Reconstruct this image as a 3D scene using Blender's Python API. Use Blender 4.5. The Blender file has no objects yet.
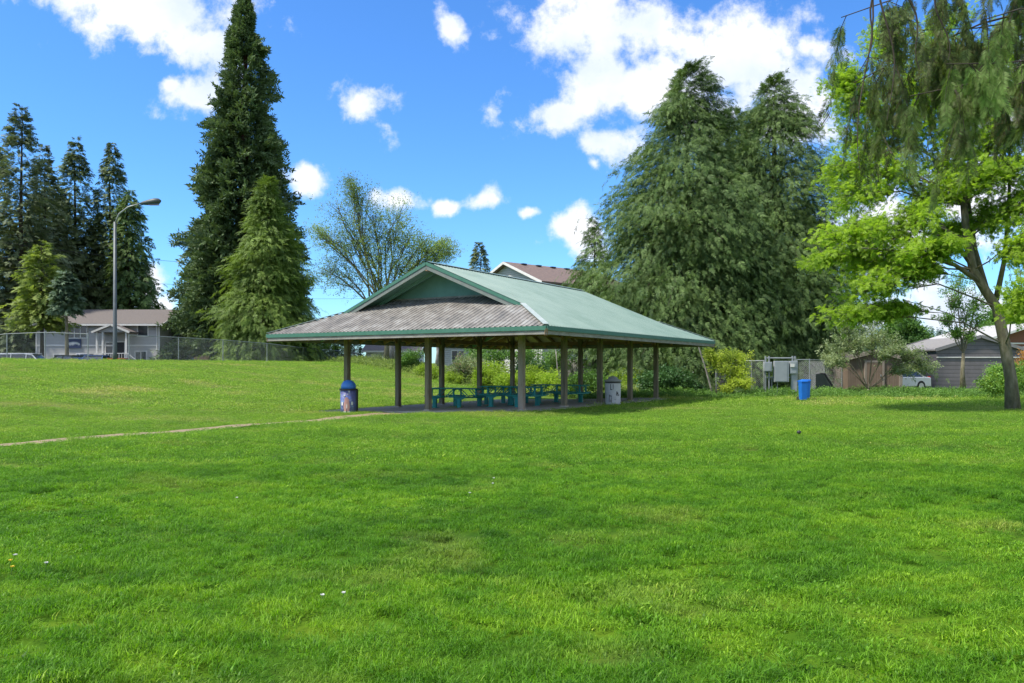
import bpy, math, random
import numpy as np
from mathutils import Vector, Matrix, Euler
R = math.radians
scene = bpy.context.scene
COL = scene.collection

# ------------------------------------------------------------------ camera, world, sun, exposure
F = 800.0; YH = 368.0; CH = 1.45
cam_d = bpy.data.cameras.new('camera'); cam = bpy.data.objects.new('camera', cam_d); COL.objects.link(cam)
cam.location = (0, 0, CH); cam.rotation_euler = (R(90), 0, 0)
cam_d.sensor_width = 36.0; cam_d.lens = 36.0 * F / 1024.0
cam_d.shift_y = (YH - 341.5) / 1024.0
cam_d.clip_end = 6000; cam_d.clip_start = 0.05
scene.camera = cam

SUN_DIR = Vector((-0.93, -0.36, 0)).normalized(); SUN_EL = R(57)
sun_vec = Vector((SUN_DIR.x*math.cos(SUN_EL), SUN_DIR.y*math.cos(SUN_EL), math.sin(SUN_EL)))
world = bpy.data.worlds.new('World'); scene.world = world; world.use_nodes = True
wn = world.node_tree.nodes; wl = world.node_tree.links; wn.clear()
def N(nt, typ, **kw):
    n = nt.new(typ)
    for k, v in kw.items(): setattr(n, k, v)
    return n
sky = N(wn, 'ShaderNodeTexSky'); sky.sky_type = 'NISHITA'; sky.sun_disc = False
sky.sun_elevation = SUN_EL; sky.sun_rotation = math.atan2(sun_vec.x, sun_vec.y)
sky.air_density = 1.0; sky.dust_density = 0.3; sky.ozone_density = 2.0
bg = N(wn, 'ShaderNodeBackground'); out = N(wn, 'ShaderNodeOutputWorld')
bg.inputs['Strength'].default_value = 0.11
tc = N(wn, 'ShaderNodeTexCoord')
hs = N(wn, 'ShaderNodeHueSaturation'); hs.inputs['Saturation'].default_value = 1.12; hs.inputs['Value'].default_value = 1.15
hs.inputs['Hue'].default_value = 0.5
wl.new(sky.outputs[0], hs.inputs['Color'])
tintn = N(wn,'ShaderNodeVectorMath', operation='MULTIPLY'); tintn.inputs[1].default_value = (.42,.68,.96); wl.new(hs.outputs[0], tintn.inputs[0])
# clouds: soft lumps in fixed compass directions, broken up by noise
def pdir(px, py): return Vector(((px-512)/F, 1.0, (YH-py)/F))
CLOUDS = [(148,6,92,36,0),(205,48,42,24,.4),(130,-14,100,34,0),(197,98,34,20,.2),(175,85,12,10,0),
 (366,110,30,27,.6),(452,28,13,25,-.5),(585,28,62,46,0),(596,85,56,40,0),(543,110,42,20,-.2),
 (660,80,62,48,0),(730,52,88,46,.1),(785,92,60,46,0),(640,25,40,40,0),(806,50,24,14,0),(700,120,60,30,0),
 (612,145,34,18,.2),(484,206,19,12,-.1),(400,199,23,12,0),(302,181,19,13,0),(445,208,16,9,0),
 (577,236,26,20,0),(592,164,9,9,0),(150,281,17,14,0),(158,304,26,10,0),(530,217,12,6,0),
 (890,230,70,60,0),(990,190,60,60,0),(930,310,110,34,0),(1040,90,60,50,0),(60,310,60,10,0),
 (-260,120,130,50,.1),(-420,20,120,60,0),(1300,60,150,70,0),(1250,220,120,40,0),(700,-260,180,60,0),(150,-200,160,50,0)]
acc = None
nz0 = N(wn, 'ShaderNodeTexNoise'); nz0.inputs['Scale'].default_value = 7; nz0.inputs['Detail'].default_value = 3
wl.new(tc.outputs['Generated'], nz0.inputs['Vector'])
# project direction onto the plane y=1 of the cloud deck bearing so lumps keep their size
sep = N(wn,'ShaderNodeSeparateXYZ'); wl.new(tc.outputs['Generated'], sep.inputs[0])
mx = N(wn,'ShaderNodeMath', operation='MAXIMUM'); wl.new(sep.outputs[1], mx.inputs[0]); mx.inputs[1].default_value = 0.08
dv = N(wn,'ShaderNodeVectorMath', operation='DIVIDE'); cb = N(wn,'ShaderNodeCombineXYZ')
for i in range(3): wl.new(mx.outputs[0], cb.inputs[i])
wl.new(tc.outputs['Generated'], dv.inputs[0]); wl.new(cb.outputs[0], dv.inputs[1])
warp = N(wn,'ShaderNodeVectorMath', operation='MULTIPLY_ADD'); warp.inputs[1].default_value = (.06,0,.06)
nsub = N(wn,'ShaderNodeVectorMath', operation='SUBTRACT'); nsub.inputs[1].default_value = (.5,.5,.5)
wl.new(nz0.outputs['Color'], nsub.inputs[0]); wl.new(nsub.outputs[0], warp.inputs[0]); wl.new(dv.outputs[0], warp.inputs[2])
for (px,py,rx,ry,rot) in CLOUDS:
    d = pdir(px,py)
    mp = N(wn,'ShaderNodeMapping'); mp.vector_type = 'TEXTURE'
    mp.inputs['Location'].default_value = d; mp.inputs['Rotation'].default_value = (0, rot, 0)
    mp.inputs['Scale'].default_value = (rx/F*1.25, 50.0, ry/F*1.25)
    wl.new(warp.outputs[0], mp.inputs['Vector'])
    ln = N(wn,'ShaderNodeVectorMath', operation='LENGTH'); wl.new(mp.outputs[0], ln.inputs[0])
    if acc is None: acc = ln.outputs['Value']
    else:
        m = N(wn,'ShaderNodeMath', operation='SMOOTH_MIN'); m.inputs[2].default_value = .25
        wl.new(acc, m.inputs[0]); wl.new(ln.outputs['Value'], m.inputs[1]); acc = m.outputs[0]
nz = N(wn,'ShaderNodeTexNoise'); nz.inputs['Scale'].default_value = 15; nz.inputs['Detail'].default_value = 9; nz.inputs['Roughness'].default_value = .62
wl.new(dv.outputs[0], nz.inputs['Vector'])
s1 = N(wn,'ShaderNodeMath', operation='MULTIPLY_ADD'); s1.inputs[1].default_value = 3.3
wl.new(nz.outputs['Fac'], s1.inputs[0])
inv = N(wn,'ShaderNodeMath', operation='MULTIPLY'); inv.inputs[1].default_value = -1; wl.new(acc, inv.inputs[0]); wl.new(inv.outputs[0], s1.inputs[2])
mr = N(wn,'ShaderNodeMapRange'); mr.interpolation_type = 'SMOOTHSTEP'
mr.inputs['From Min'].default_value = .62; mr.inputs['From Max'].default_value = 1.35
wl.new(s1.outputs[0], mr.inputs['Value'])
# unseen broken cloud behind and above the viewer, added for brighter ambient fill
nb1 = N(wn,'ShaderNodeTexNoise'); nb1.inputs['Scale'].default_value = 3.2; nb1.inputs['Detail'].default_value = 7; wl.new(tc.outputs['Generated'], nb1.inputs['Vector'])
mb1 = N(wn,'ShaderNodeMapRange'); mb1.interpolation_type='SMOOTHSTEP'; mb1.inputs['From Min'].default_value=.42; mb1.inputs['From Max'].default_value=.55; wl.new(nb1.outputs['Fac'], mb1.inputs['Value'])
mb2 = N(wn,'ShaderNodeMapRange'); mb2.interpolation_type='SMOOTHSTEP'; mb2.inputs['From Min'].default_value=.70; mb2.inputs['From Max'].default_value=.40; wl.new(sep.outputs[1], mb2.inputs['Value'])
mb3 = N(wn,'ShaderNodeMath', operation='MULTIPLY'); wl.new(mb1.outputs[0], mb3.inputs[0]); wl.new(mb2.outputs[0], mb3.inputs[1])
mb4 = N(wn,'ShaderNodeMath', operation='MAXIMUM'); wl.new(mb3.outputs[0], mb4.inputs[0]); wl.new(mr.outputs[0], mb4.inputs[1])
# cloud tone: brighter billows, grey-blue thin and inner parts
nz2 = N(wn,'ShaderNodeTexNoise'); nz2.inputs['Scale'].default_value = 9; nz2.inputs['Detail'].default_value = 6
wl.new(dv.outputs[0], nz2.inputs['Vector'])
cr = N(wn,'ShaderNodeValToRGB'); cr.color_ramp.elements[0].position = .36; cr.color_ramp.elements[0].color = (3.7,4.2,5.1,1)
cr.color_ramp.elements[1].position = .58; cr.color_ramp.elements[1].color = (5.0,5.1,5.4,1)
wl.new(nz2.outputs['Fac'], cr.inputs[0])
mixc = N(wn,'ShaderNodeMix', data_type='RGBA'); wl.new(mb4.outputs[0], mixc.inputs[0]); wl.new(tintn.outputs[0], mixc.inputs[6]); wl.new(cr.outputs[0], mixc.inputs[7])
wl.new(mixc.outputs[2], bg.inputs['Color']); wl.new(bg.outputs[0], out.inputs[0])

sd = bpy.data.lights.new('sun','SUN'); sun = bpy.data.objects.new('sun', sd); COL.objects.link(sun)
sd.energy = 3.1; sd.angle = R(5); sd.color = (1.0,.94,.84)
sun.rotation_euler = (-sun_vec).to_track_quat('-Z','Y').to_euler(); sun.location = (30,-20,40)
vs = scene.view_settings; vs.view_transform = 'Standard'; vs.look = 'None'; vs.gamma = 1; vs.use_curve_mapping = False; vs.exposure = 1.03
scene.cycles.max_bounces = 7; scene.cycles.diffuse_bounces = 5; scene.cycles.transmission_bounces = 4; scene.cycles.caustics_reflective = False; scene.cycles.caustics_refractive = False

# ------------------------------------------------------------------ helpers
def P(px, py, Y): return np.array([(px-512)/F*Y, Y, CH + (YH-py)/F*Y])
G = np.array([0.323, 26.69]); TH = 1.0227
U = np.array([math.cos(TH), math.sin(TH)]); V = np.array([-U[1], U[0]])
def uv(t, q, z=0.0):
    p = G + U*t + V*q; return (p[0], p[1], z)
def ss(a, b, x):
    r = np.clip((x-a)/(b-a), 0, 1); return r*r*(3-2*r)
def gz(X, Y):
    X = np.asarray(X, float); Y = np.asarray(Y, float)
    q = (X-G[0])*V[0] + (Y-G[1])*V[1]
    z = -.22*ss(0, 8, q)
    hill = 2.2*(.55*ss(9.5, 40, q)+.45*np.clip((q-9.5)/30.5, 0, 1)) * (1-ss(2, 24, X))
    drop = 1.15*ss(41.5, 48, q)*(1-ss(2, 24, X))
    far = 1-ss(160, 500, np.hypot(X, Y))
    z = z + (hill-drop)*far
    z = z + .035*np.sin(X*.9+1.3*np.sin(Y*.31))*np.cos(Y*.7+X*.2)*ss(2,5,np.hypot(X,Y))*(1-ss(40,90,Y))
    return z
def GZ(X, Y): return float(gz(X, Y))
INV = {}
def link(o): COL.objects.link(o); return o
def tag(o, label=None, cat=None, group=None, kind=None):
    if label: o['label'] = label
    if cat: o['category'] = cat
    if group: o['group'] = group
    if kind: o['kind'] = kind
    return o
def thing(name, label, cat, loc=(0,0,0), rz=0.0, group=None):
    o = link(bpy.data.objects.new(name, None)); o.location = loc; o.rotation_euler = (0,0,rz); o.empty_display_size = .2
    INV[o.name] = (np.array(loc, float), rz)
    return tag(o, label, cat, group)
def finish(name, me, mat, parent, tag_attr=None):
    o = link(bpy.data.objects.new(name, me))
    if mat: me.materials.append(mat)
    if parent is not None:
        o.parent = parent; INV[o.name] = INV[parent.name]
    else: INV[o.name] = (np.zeros(3), 0.0)
    return o
def to_local(v, parent):
    v = np.asarray(v, float).reshape(-1,3)
    if parent is None: return v
    loc, a = INV[parent.name]; v = v - loc
    if a:
        c, s = math.cos(-a), math.sin(-a)
        v = np.stack([v[:,0]*c - v[:,1]*s, v[:,0]*s + v[:,1]*c, v[:,2]], 1)
    return v
class MB:
    def __init__(s): s.v = []; s.f = []
    def add(s, vs, fs):
        b = len(s.v); s.v += [tuple(x) for x in vs]; s.f += [tuple(i+b for i in f) for f in fs]; return s
    def box(s, c, size, rz=0.0, M=None):
        x,y,z = [d/2 for d in size]
        vs = [(-x,-y,-z),(x,-y,-z),(x,y,-z),(-x,y,-z),(-x,-y,z),(x,-y,z),(x,y,z),(-x,y,z)]
        if M is None: M = Matrix.Rotation(rz,3,'Z')
        vs = [tuple(M @ Vector(v) + Vector(c)) for v in vs]
        return s.add(vs, [(0,3,2,1),(4,5,6,7),(0,1,5,4),(1,2,6,5),(2,3,7,6),(3,0,4,7)])
    def beam(s, a, b, w, h, up=(0,0,1)):
        a = Vector(a); b = Vector(b); d = (b-a); L = d.length; d.normalize(); up = Vector(up)
        if abs(d.dot(up)) > .99: up = Vector((0,1,0))
        sd_ = d.cross(up).normalized(); u2 = sd_.cross(d)
        vs = []
        for p in (a, b):
            for (i,j) in ((-1,-1),(1,-1),(1,1),(-1,1)): vs.append(tuple(p + sd_*(i*w/2) + u2*(j*h/2)))
        return s.add(vs, [(3,2,1,0),(4,5,6,7),(0,1,5,4),(1,2,6,5),(2,3,7,6),(3,0,4,7)])
    def tube(s, pts, rad, n=8, cap=True):
        pts = [Vector(p) for p in pts]
        if not hasattr(rad, '__len__'): rad = [rad]*len(pts)
        b = len(s.v); prev = None
        for i, p in enumerate(pts):
            d = (pts[min(i+1,len(pts)-1)] - pts[max(i-1,0)]).normalized()
            if prev is None: a = d.orthogonal().normalized()
            else:
                a = (prev - d*prev.dot(d))
                a = a.normalized() if a.length > 1e-6 else d.orthogonal().normalized()
            prev = a; c = d.cross(a)
            for k in range(n):
                t = 2*math.pi*k/n; s.v.append(tuple(p + (a*math.cos(t) + c*math.sin(t))*rad[i]))
        for i in range(len(pts)-1):
            for k in range(n):
                k2 = (k+1)%n; s.f.append((b+i*n+k, b+i*n+k2, b+(i+1)*n+k2, b+(i+1)*n+k))
        if cap:
            s.f.append(tuple(b+k for k in range(n))[::-1]); e = b+(len(pts)-1)*n; s.f.append(tuple(e+k for k in range(n)))
        return s
    def lathe(s, c, prof, n=24):
        b = len(s.v)
        for (r,z) in prof:
            for k in range(n):
                t = 2*math.pi*k/n; s.v.append((c[0]+r*math.cos(t), c[1]+r*math.sin(t), c[2]+z))
        for i in range(len(prof)-1):
            for k in range(n):
                k2 = (k+1)%n; s.f.append((b+i*n+k, b+i*n+k2, b+(i+1)*n+k2, b+(i+1)*n+k))
        s.f.append(tuple(b+k for k in range(n))[::-1]); e = b+(len(prof)-1)*n; s.f.append(tuple(e+k for k in range(n)))
        return s
    def prism(s, poly, d, o=(0,0,0)):
        "extrude 3D polygon by vector d"
        n = len(poly); vs = [tuple(np.add(p,o)) for p in poly] + [tuple(np.add(np.add(p,o),d)) for p in poly]
        return s.add(vs, [tuple(range(n))[::-1], tuple(range(n,2*n))] + [(i,(i+1)%n,n+(i+1)%n,n+i) for i in range(n)])
    def build(s, name, mat, parent=None, smooth=False, local=False, bevel=0):
        me = bpy.data.meshes.new(name)
        v = np.asarray(s.v, float) if local else to_local(s.v, parent)
        me.from_pydata(v.tolist(), [], s.f); me.update()
        if smooth: me.polygons.foreach_set('use_smooth', [True]*len(me.polygons))
        o = finish(name, me, mat, parent)
        if bevel:
            m = o.modifiers.new('bevel','BEVEL'); m.width = bevel; m.segments = 2; m.limit_method = 'ANGLE'
        return o
def quads_obj(name, verts, tint, mat, parent):
    verts = to_local(verts, parent); n = len(verts); me = bpy.data.meshes.new(name)
    me.vertices.add(n); me.vertices.foreach_set('co', verts.astype(np.float32).ravel())
    me.loops.add(n); me.loops.foreach_set('vertex_index', np.arange(n, dtype=np.int32))
    me.polygons.add(n//4); me.polygons.foreach_set('loop_start', np.arange(0, n, 4, dtype=np.int32))
    at = me.attributes.new('tint','FLOAT','POINT'); at.data.foreach_set('value', tint.astype(np.float32))
    me.update(calc_edges=True); me.validate()
    return finish(name, me, mat, parent)
def copy_tree(o, parent=None):
    c = o.copy(); COL.objects.link(c)
    if parent is not None: c.parent = parent
    for ch in list(o.children): copy_tree(ch, c)
    return c

# ------------------------------------------------------------------ materials
def srgb(r,g,b):
    f = lambda c: (c/255/12.92) if c/255 <= .04045 else ((c/255+.055)/1.055)**2.4
    return (f(r),f(g),f(b))
MATS = {}
def mat(name, c1, c2=None, rough=.7, scale=3.0, bump=0.0, bscale=30, stretch=(1,1,1), metal=0, c3=None, spec=.4):
    if name in MATS: return MATS[name]
    m = bpy.data.materials.new(name); m.use_nodes = True; nt = m.node_tree.nodes; L = m.node_tree.links
    b = nt['Principled BSDF']; b.inputs['Roughness'].default_value = rough; b.inputs['Metallic'].default_value = metal
    b.inputs['Specular IOR Level'].default_value = spec
    tcn = nt.new('ShaderNodeTexCoord'); mp = nt.new('ShaderNodeMapping'); mp.inputs['Scale'].default_value = stretch
    L.new(tcn.outputs['Object'], mp.inputs[0])
    if c2 is None: c2 = tuple(c*.8 for c in c1)
    nz_ = nt.new('ShaderNodeTexNoise'); nz_.inputs['Scale'].default_value = scale; nz_.inputs['Detail'].default_value = 6; nz_.inputs['Roughness'].default_value = .6
    L.new(mp.outputs[0], nz_.inputs['Vector'])
    r = nt.new('ShaderNodeValToRGB'); r.color_ramp.elements[0].position = .3; r.color_ramp.elements[1].position = .7
    r.color_ramp.elements[0].color = (*c1,1); r.color_ramp.elements[1].color = (*c2,1)
    if c3: e = r.color_ramp.elements.new(.5); e.color = (*c3,1)
    L.new(nz_.outputs['Fac'], r.inputs[0]); L.new(r.outputs[0], b.inputs['Base Color'])
    if bump:
        n2 = nt.new('ShaderNodeTexNoise'); n2.inputs['Scale'].default_value = bscale; n2.inputs['Detail'].default_value = 4
        L.new(mp.outputs[0], n2.inputs['Vector']); bp = nt.new('ShaderNodeBump'); bp.inputs['Strength'].default_value = bump; bp.inputs['Distance'].default_value = .02
        L.new(n2.outputs['Fac'], bp.inputs['Height']); L.new(bp.outputs[0], b.inputs['Normal'])
    MATS[name] = m; return m
def siding(name, c1, c2, pitch=.15, axis='Z', dark=.55, rough=.75):
    m = mat(name, c1, c2, rough, 1.5, 0); nt = m.node_tree.nodes; L = m.node_tree.links; b = nt['Principled BSDF']
    tcn = nt.new('ShaderNodeTexCoord'); sp = nt.new('ShaderNodeSeparateXYZ'); L.new(tcn.outputs['Object'], sp.inputs[0])
    src = sp.outputs['Z']
    if axis == 'XY':
        ad = nt.new('ShaderNodeMath'); ad.operation = 'ADD'; L.new(sp.outputs['X'], ad.inputs[0]); L.new(sp.outputs['Y'], ad.inputs[1]); src = ad.outputs[0]
    dvn = nt.new('ShaderNodeMath'); dvn.operation = 'DIVIDE'; L.new(src, dvn.inputs[0]); dvn.inputs[1].default_value = pitch
    fr = nt.new('ShaderNodeMath'); fr.operation = 'FRACT'; L.new(dvn.outputs[0], fr.inputs[0])
    bp = nt.new('ShaderNodeBump'); bp.inputs['Strength'].default_value = .8; bp.inputs['Distance'].default_value = .03; bp.invert = (axis=='Z')
    L.new(fr.outputs[0], bp.inputs['Height']); L.new(bp.outputs[0], b.inputs['Normal'])
    lt = nt.new('ShaderNodeMath'); lt.operation = 'LESS_THAN'; L.new(fr.outputs[0], lt.inputs[0]); lt.inputs[1].default_value = .1
    mxn = nt.new('ShaderNodeMix'); mxn.data_type = 'RGBA'; L.new(lt.outputs[0], mxn.inputs[0])
    src_c = b.inputs['Base Color'].links[0].from_socket; L.new(src_c, mxn.inputs[6]); mxn.inputs[7].default_value = (*[c*dark for c in c1],1)
    L.new(mxn.outputs[2], b.inputs['Base Color']); return m
def leafmat(name, dark, light, trans=.35, rough=.6, extra=None, nscale=.35, tmul=1.7):
    if name in MATS: return MATS[name]
    g_ = 1.0 if max(light) > .4 else 1.45
    dark = tuple(c*g_ for c in dark); light = tuple(c*g_ for c in light)
    m = bpy.data.materials.new(name); m.use_nodes = True; nt = m.node_tree.nodes; L = m.node_tree.links; nt.clear()
    o = nt.new('ShaderNodeOutputMaterial'); at = nt.new('ShaderNodeAttribute'); at.attribute_name = 'tint'
    ge = nt.new('ShaderNodeNewGeometry'); nz_ = nt.new('ShaderNodeTexNoise'); nz_.inputs['Scale'].default_value = nscale; nz_.inputs['Detail'].default_value = 3
    L.new(ge.outputs['Position'], nz_.inputs['Vector'])
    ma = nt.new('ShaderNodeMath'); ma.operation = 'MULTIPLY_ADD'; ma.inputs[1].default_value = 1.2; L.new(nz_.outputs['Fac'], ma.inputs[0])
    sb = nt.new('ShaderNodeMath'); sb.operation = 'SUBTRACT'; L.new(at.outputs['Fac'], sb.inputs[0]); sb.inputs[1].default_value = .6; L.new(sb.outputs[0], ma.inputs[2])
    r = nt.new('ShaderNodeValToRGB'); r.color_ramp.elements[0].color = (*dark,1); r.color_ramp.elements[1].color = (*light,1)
    if extra: e = r.color_ramp.elements.new(extra[0]); e.color = (*extra[1],1)
    L.new(ma.outputs[0], r.inputs[0])
    d = nt.new('ShaderNodeBsdfPrincipled'); d.inputs['Roughness'].default_value = rough; d.inputs['Specular IOR Level'].default_value = .25
    L.new(r.outputs[0], d.inputs['Base Color'])
    t = nt.new('ShaderNodeBsdfTranslucent'); vm = nt.new('ShaderNodeVectorMath'); vm.operation = 'MULTIPLY'; vm.inputs[1].default_value = (tmul*.95, tmul, tmul*.5)
    L.new(r.outputs[0], vm.inputs[0]); L.new(vm.outputs[0], t.inputs['Color'])
    mxs = nt.new('ShaderNodeMixShader'); mxs.inputs[0].default_value = trans; L.new(d.outputs[0], mxs.inputs[1]); L.new(t.outputs[0], mxs.inputs[2])
    L.new(mxs.outputs[0], o.inputs[0]); MATS[name] = m; return m

M_bark = mat('bark_brown', (.085,.065,.045), (.03,.024,.018), .95, 6, .9, 22, (1,1,.25))
M_barkgrey = mat('bark_grey', (.25,.215,.165), (.09,.075,.055), .95, 7, .8, 25, (1,1,.35), c3=(.15,.14,.085))
M_barkpale = mat('bark_pale', (.42,.40,.36), (.15,.13,.11), .9, 5, .4, 20, (1,1,.5))
M_barkred = mat('bark_red', (.09,.035,.022), (.04,.018,.012), .95, 4, .8, 14, (1,1,.15))
M_sequoia = leafmat('sequoia_foliage', (.026,.050,.022), (.115,.165,.070), .15)
M_fir = leafmat('fir_foliage', (.032,.052,.030), (.145,.175,.085), .18)
M_firolive = leafmat('olive_fir_foliage', (.028,.048,.022), (.13,.17,.065), .18)
M_cedar = leafmat('cedar_foliage', (.015,.038,.012), (.118,.18,.048), .2, nscale=.6)
M_cedar2 = leafmat('yellow_cedar_foliage', (.032,.064,.015), (.165,.235,.045), .25)
M_hang = leafmat('hanging_cedar_foliage', (.026,.055,.014), (.13,.215,.05), .35, extra=(.08,(.06,.055,.022)), nscale=1.2)
M_ash = leafmat('ash_leaf', (.11,.20,.02), (.37,.52,.06), .5, nscale=.5, tmul=1.6)
M_olive = leafmat('grey_green_leaf', (.07,.10,.045), (.24,.29,.15), .3)
M_green = leafmat('garden_green_leaf', (.03,.075,.018), (.14,.25,.05), .3)
M_rhodo = leafmat('rhododendron_leaf', (.012,.035,.012), (.07,.15,.045), .2, .45)
M_yellow = leafmat('yellow_green_leaf', (.15,.22,.03), (.50,.58,.09), .45)
M_lime = leafmat('lime_leaf', (.13,.20,.02), (.35,.48,.06), .45)
M_sparse = leafmat('sparse_tree_leaf', (.06,.095,.035), (.20,.275,.10), .4)
M_hedge = leafmat('hedge_foliage', (.012,.03,.012), (.055,.10,.03), .15)
M_larch = leafmat('larch_foliage', (.055,.09,.018), (.20,.25,.055), .3)
M_blue = leafmat('blue_spruce_foliage', (.025,.05,.028), (.10,.15,.085), .15)
M_wood2 = leafmat('far_wood_foliage', (.045,.075,.06), (.10,.14,.10), .1, nscale=.06)
M_bank = leafmat('bank_leaf', (.04,.07,.02), (.22,.28,.07), .3, nscale=1.3)
M_pink = leafmat('pink_blossom', (.35,.2,.2), (.6,.42,.4), .3)
M_fence = mat('galvanised_steel', (.34,.36,.36), (.24,.26,.26), .5, 8, metal=.35)
M_post = mat('weathered_post_wood', (.28,.23,.165), (.14,.11,.075), .85, 5, .5, 22, (2,2,.25), c3=(.20,.18,.12))
M_rafter = mat('rafter_wood', (.38,.24,.155), (.24,.15,.095), .85, 4, .3, 20)
M_deckw = mat('roof_decking', (.70,.56,.41), (.54,.42,.30), .85, 3, .2, 20)
M_white = mat('white_paint', (.72,.71,.68), (.62,.61,.58), .6, 3)
M_glass = mat('window_glass', (.02,.025,.03), (.05,.06,.07), .12, 2, spec=.8)
M_asphalt = mat('asphalt', (.06,.06,.062), (.045,.045,.047), .9, 5, .3, 60)
M_conc = mat('concrete', (.46,.43,.38), (.33,.305,.27), .9, 2.5, .3, 40)
M_dirt = mat('dirt_path', (.31,.235,.145), (.19,.15,.085), .95, 3, .5, 30)
M_black = mat('black_plastic', (.02,.02,.022), (.035,.035,.037), .5, 4)
M_tire = mat('tyre_rubber', (.02,.02,.02), (.03,.03,.03), .9, 4)
M_chrome = mat('rim_metal', (.5,.5,.52), (.4,.4,.42), .3, 4, metal=.8)
M_roofgreen = mat('green_metal_roof', (.12,.205,.17), (.19,.275,.235), .42, .8, .06, 6, (1,1,1), c3=(.165,.25,.215))
M_roofrust = mat('weathered_metal_roof', (.33,.325,.30), (.115,.113,.105), .6, 2.6, .2, 14, (1,.6,1), c3=(.205,.19,.168))
M_trimgreen = mat('green_trim', (.045,.15,.10), (.07,.18,.13), .5, 6)
M_gable = mat('teal_gable_panel', (.17,.33,.275), (.12,.25,.21), .7, 2.2, .05, 10)
M_fascia = mat('weathered_fascia_board', (.33,.32,.29), (.18,.165,.14), .8, 3, .3, 20, (1,1,3))
M_teal = mat('teal_table_paint', (.018,.29,.25), (.012,.20,.20), .45, 4)
M_brownfence = siding('brown_board', (.22,.16,.12), (.15,.11,.08), .14, 'XY')
M_palefence = siding('pale_board', (.34,.30,.25), (.24,.21,.17), .14, 'XY')

# ------------------------------------------------------------------ foliage generators
rng = np.random.default_rng(7)
def frond(pairs=7, w=.32, lw=.09, droop=.25, jit=.03, seed=1):
    "flat spray along +x: narrow side leaflets as quads"
    r = np.random.default_rng(seed); Q = []
    def leaf(a, b, wd):
        a = np.array(a); b = np.array(b); d = b-a; n = np.array([-d[1], d[0], 0]); n = n/(np.linalg.norm(n)+1e-9)*wd/2
        mid = a+d*.45; Q.extend([a, mid+n, b, mid-n])
    for i in range(pairs):
        x = .05 + .85*i/pairs
        L = w*(1-.75*(i/pairs)**1.5)*(.8+.4*r.random())
        for sd_ in (-1,1):
            tip = (x+L*.75, sd_*L*.85, r.normal()*jit)
            leaf((x,0,0), tip, lw*(.7+.6*r.random()))
    leaf((0,0,0),(.55,0,.01),lw*.5); leaf((.5,0,0),(1.05,0,0),lw)
    Q = np.array(Q); Q[:,2] -= droop*Q[:,0]**2 + .15*np.abs(Q[:,1])
    return Q
def leafclump(n=8, ls=.35, lw=.2, seed=1, flat=.7):
    r = np.random.default_rng(seed); Q = []
    for i in range(n):
        c = r.normal(size=3)*.33; c[2] *= flat
        d = r.normal(size=3); d[2] = d[2]*.4-.25; d /= np.linalg.norm(d)
        s_ = np.cross(d, r.normal(size=3)*.5+np.array([0,0,1])); s_ /= np.linalg.norm(s_)
        L = ls*(.7+.6*r.random()); W = lw*(.7+.6*r.random())
        Q += [c, c+d*L*.5+s_*W/2, c+d*L, c+d*L*.5-s_*W/2]
    return np.array(Q)
FR = [frond(seed=i) for i in range(4)]
FR_ced = [frond(5,.34,.085,.55,.07,seed=i+70) for i in range(5)]
FR_seq = [frond(4,.3,.16,-.25,.2,seed=i+80) for i in range(5)]
FR_far = [frond(4, .4, .16, .3, .06, seed=i+10) for i in range(4)]
FR_near = [frond(12, .3, .045, .35, .02, seed=i+20) for i in range(4)]
FR_strand = [frond(9, .16, .06, .1, .02, seed=i+30) for i in range(4)]
LC = [leafclump(seed=i) for i in range(5)]
LC_fine = [leafclump(9, .26, .13, seed=i+9) for i in range(5)]
def place(temps, loc, xdir, scale, roll, tint, tjit=.12):
    "instances: temps along xdir (unit), up ~ z, roll about x"
    loc = np.asarray(loc); n = len(loc)
    x = xdir/np.linalg.norm(xdir, axis=1, keepdims=True)
    up = np.tile([0,0,1.0],(n,1)); y = np.cross(up, x); nn = np.linalg.norm(y,axis=1,keepdims=True)
    y = np.where(nn>1e-3, y/np.maximum(nn,1e-6), [0,1,0]); z = np.cross(x,y)
    c = np.cos(roll)[:,None]; s_ = np.sin(roll)[:,None]
    y2 = y*c + z*s_; z2 = -y*s_ + z*c
    out_v = []; out_t = []
    k = rng.integers(0, len(temps), n)
    for i, T in enumerate(temps):
        m = np.where(k==i)[0]
        if not len(m): continue
        v = (T[None,:,0:1]*x[m][:,None,:] + T[None,:,1:2]*y2[m][:,None,:] + T[None,:,2:3]*z2[m][:,None,:])*scale[m][:,None,None] + loc[m][:,None,:]
        out_v.append(v.reshape(-1,3))
        tt = np.repeat(tint[m], len(T)//4) + rng.normal(size=len(m)*(len(T)//4))*tjit
        out_t.append(np.repeat(tt, 4))
    return np.concatenate(out_v), np.concatenate(out_t)
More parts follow.
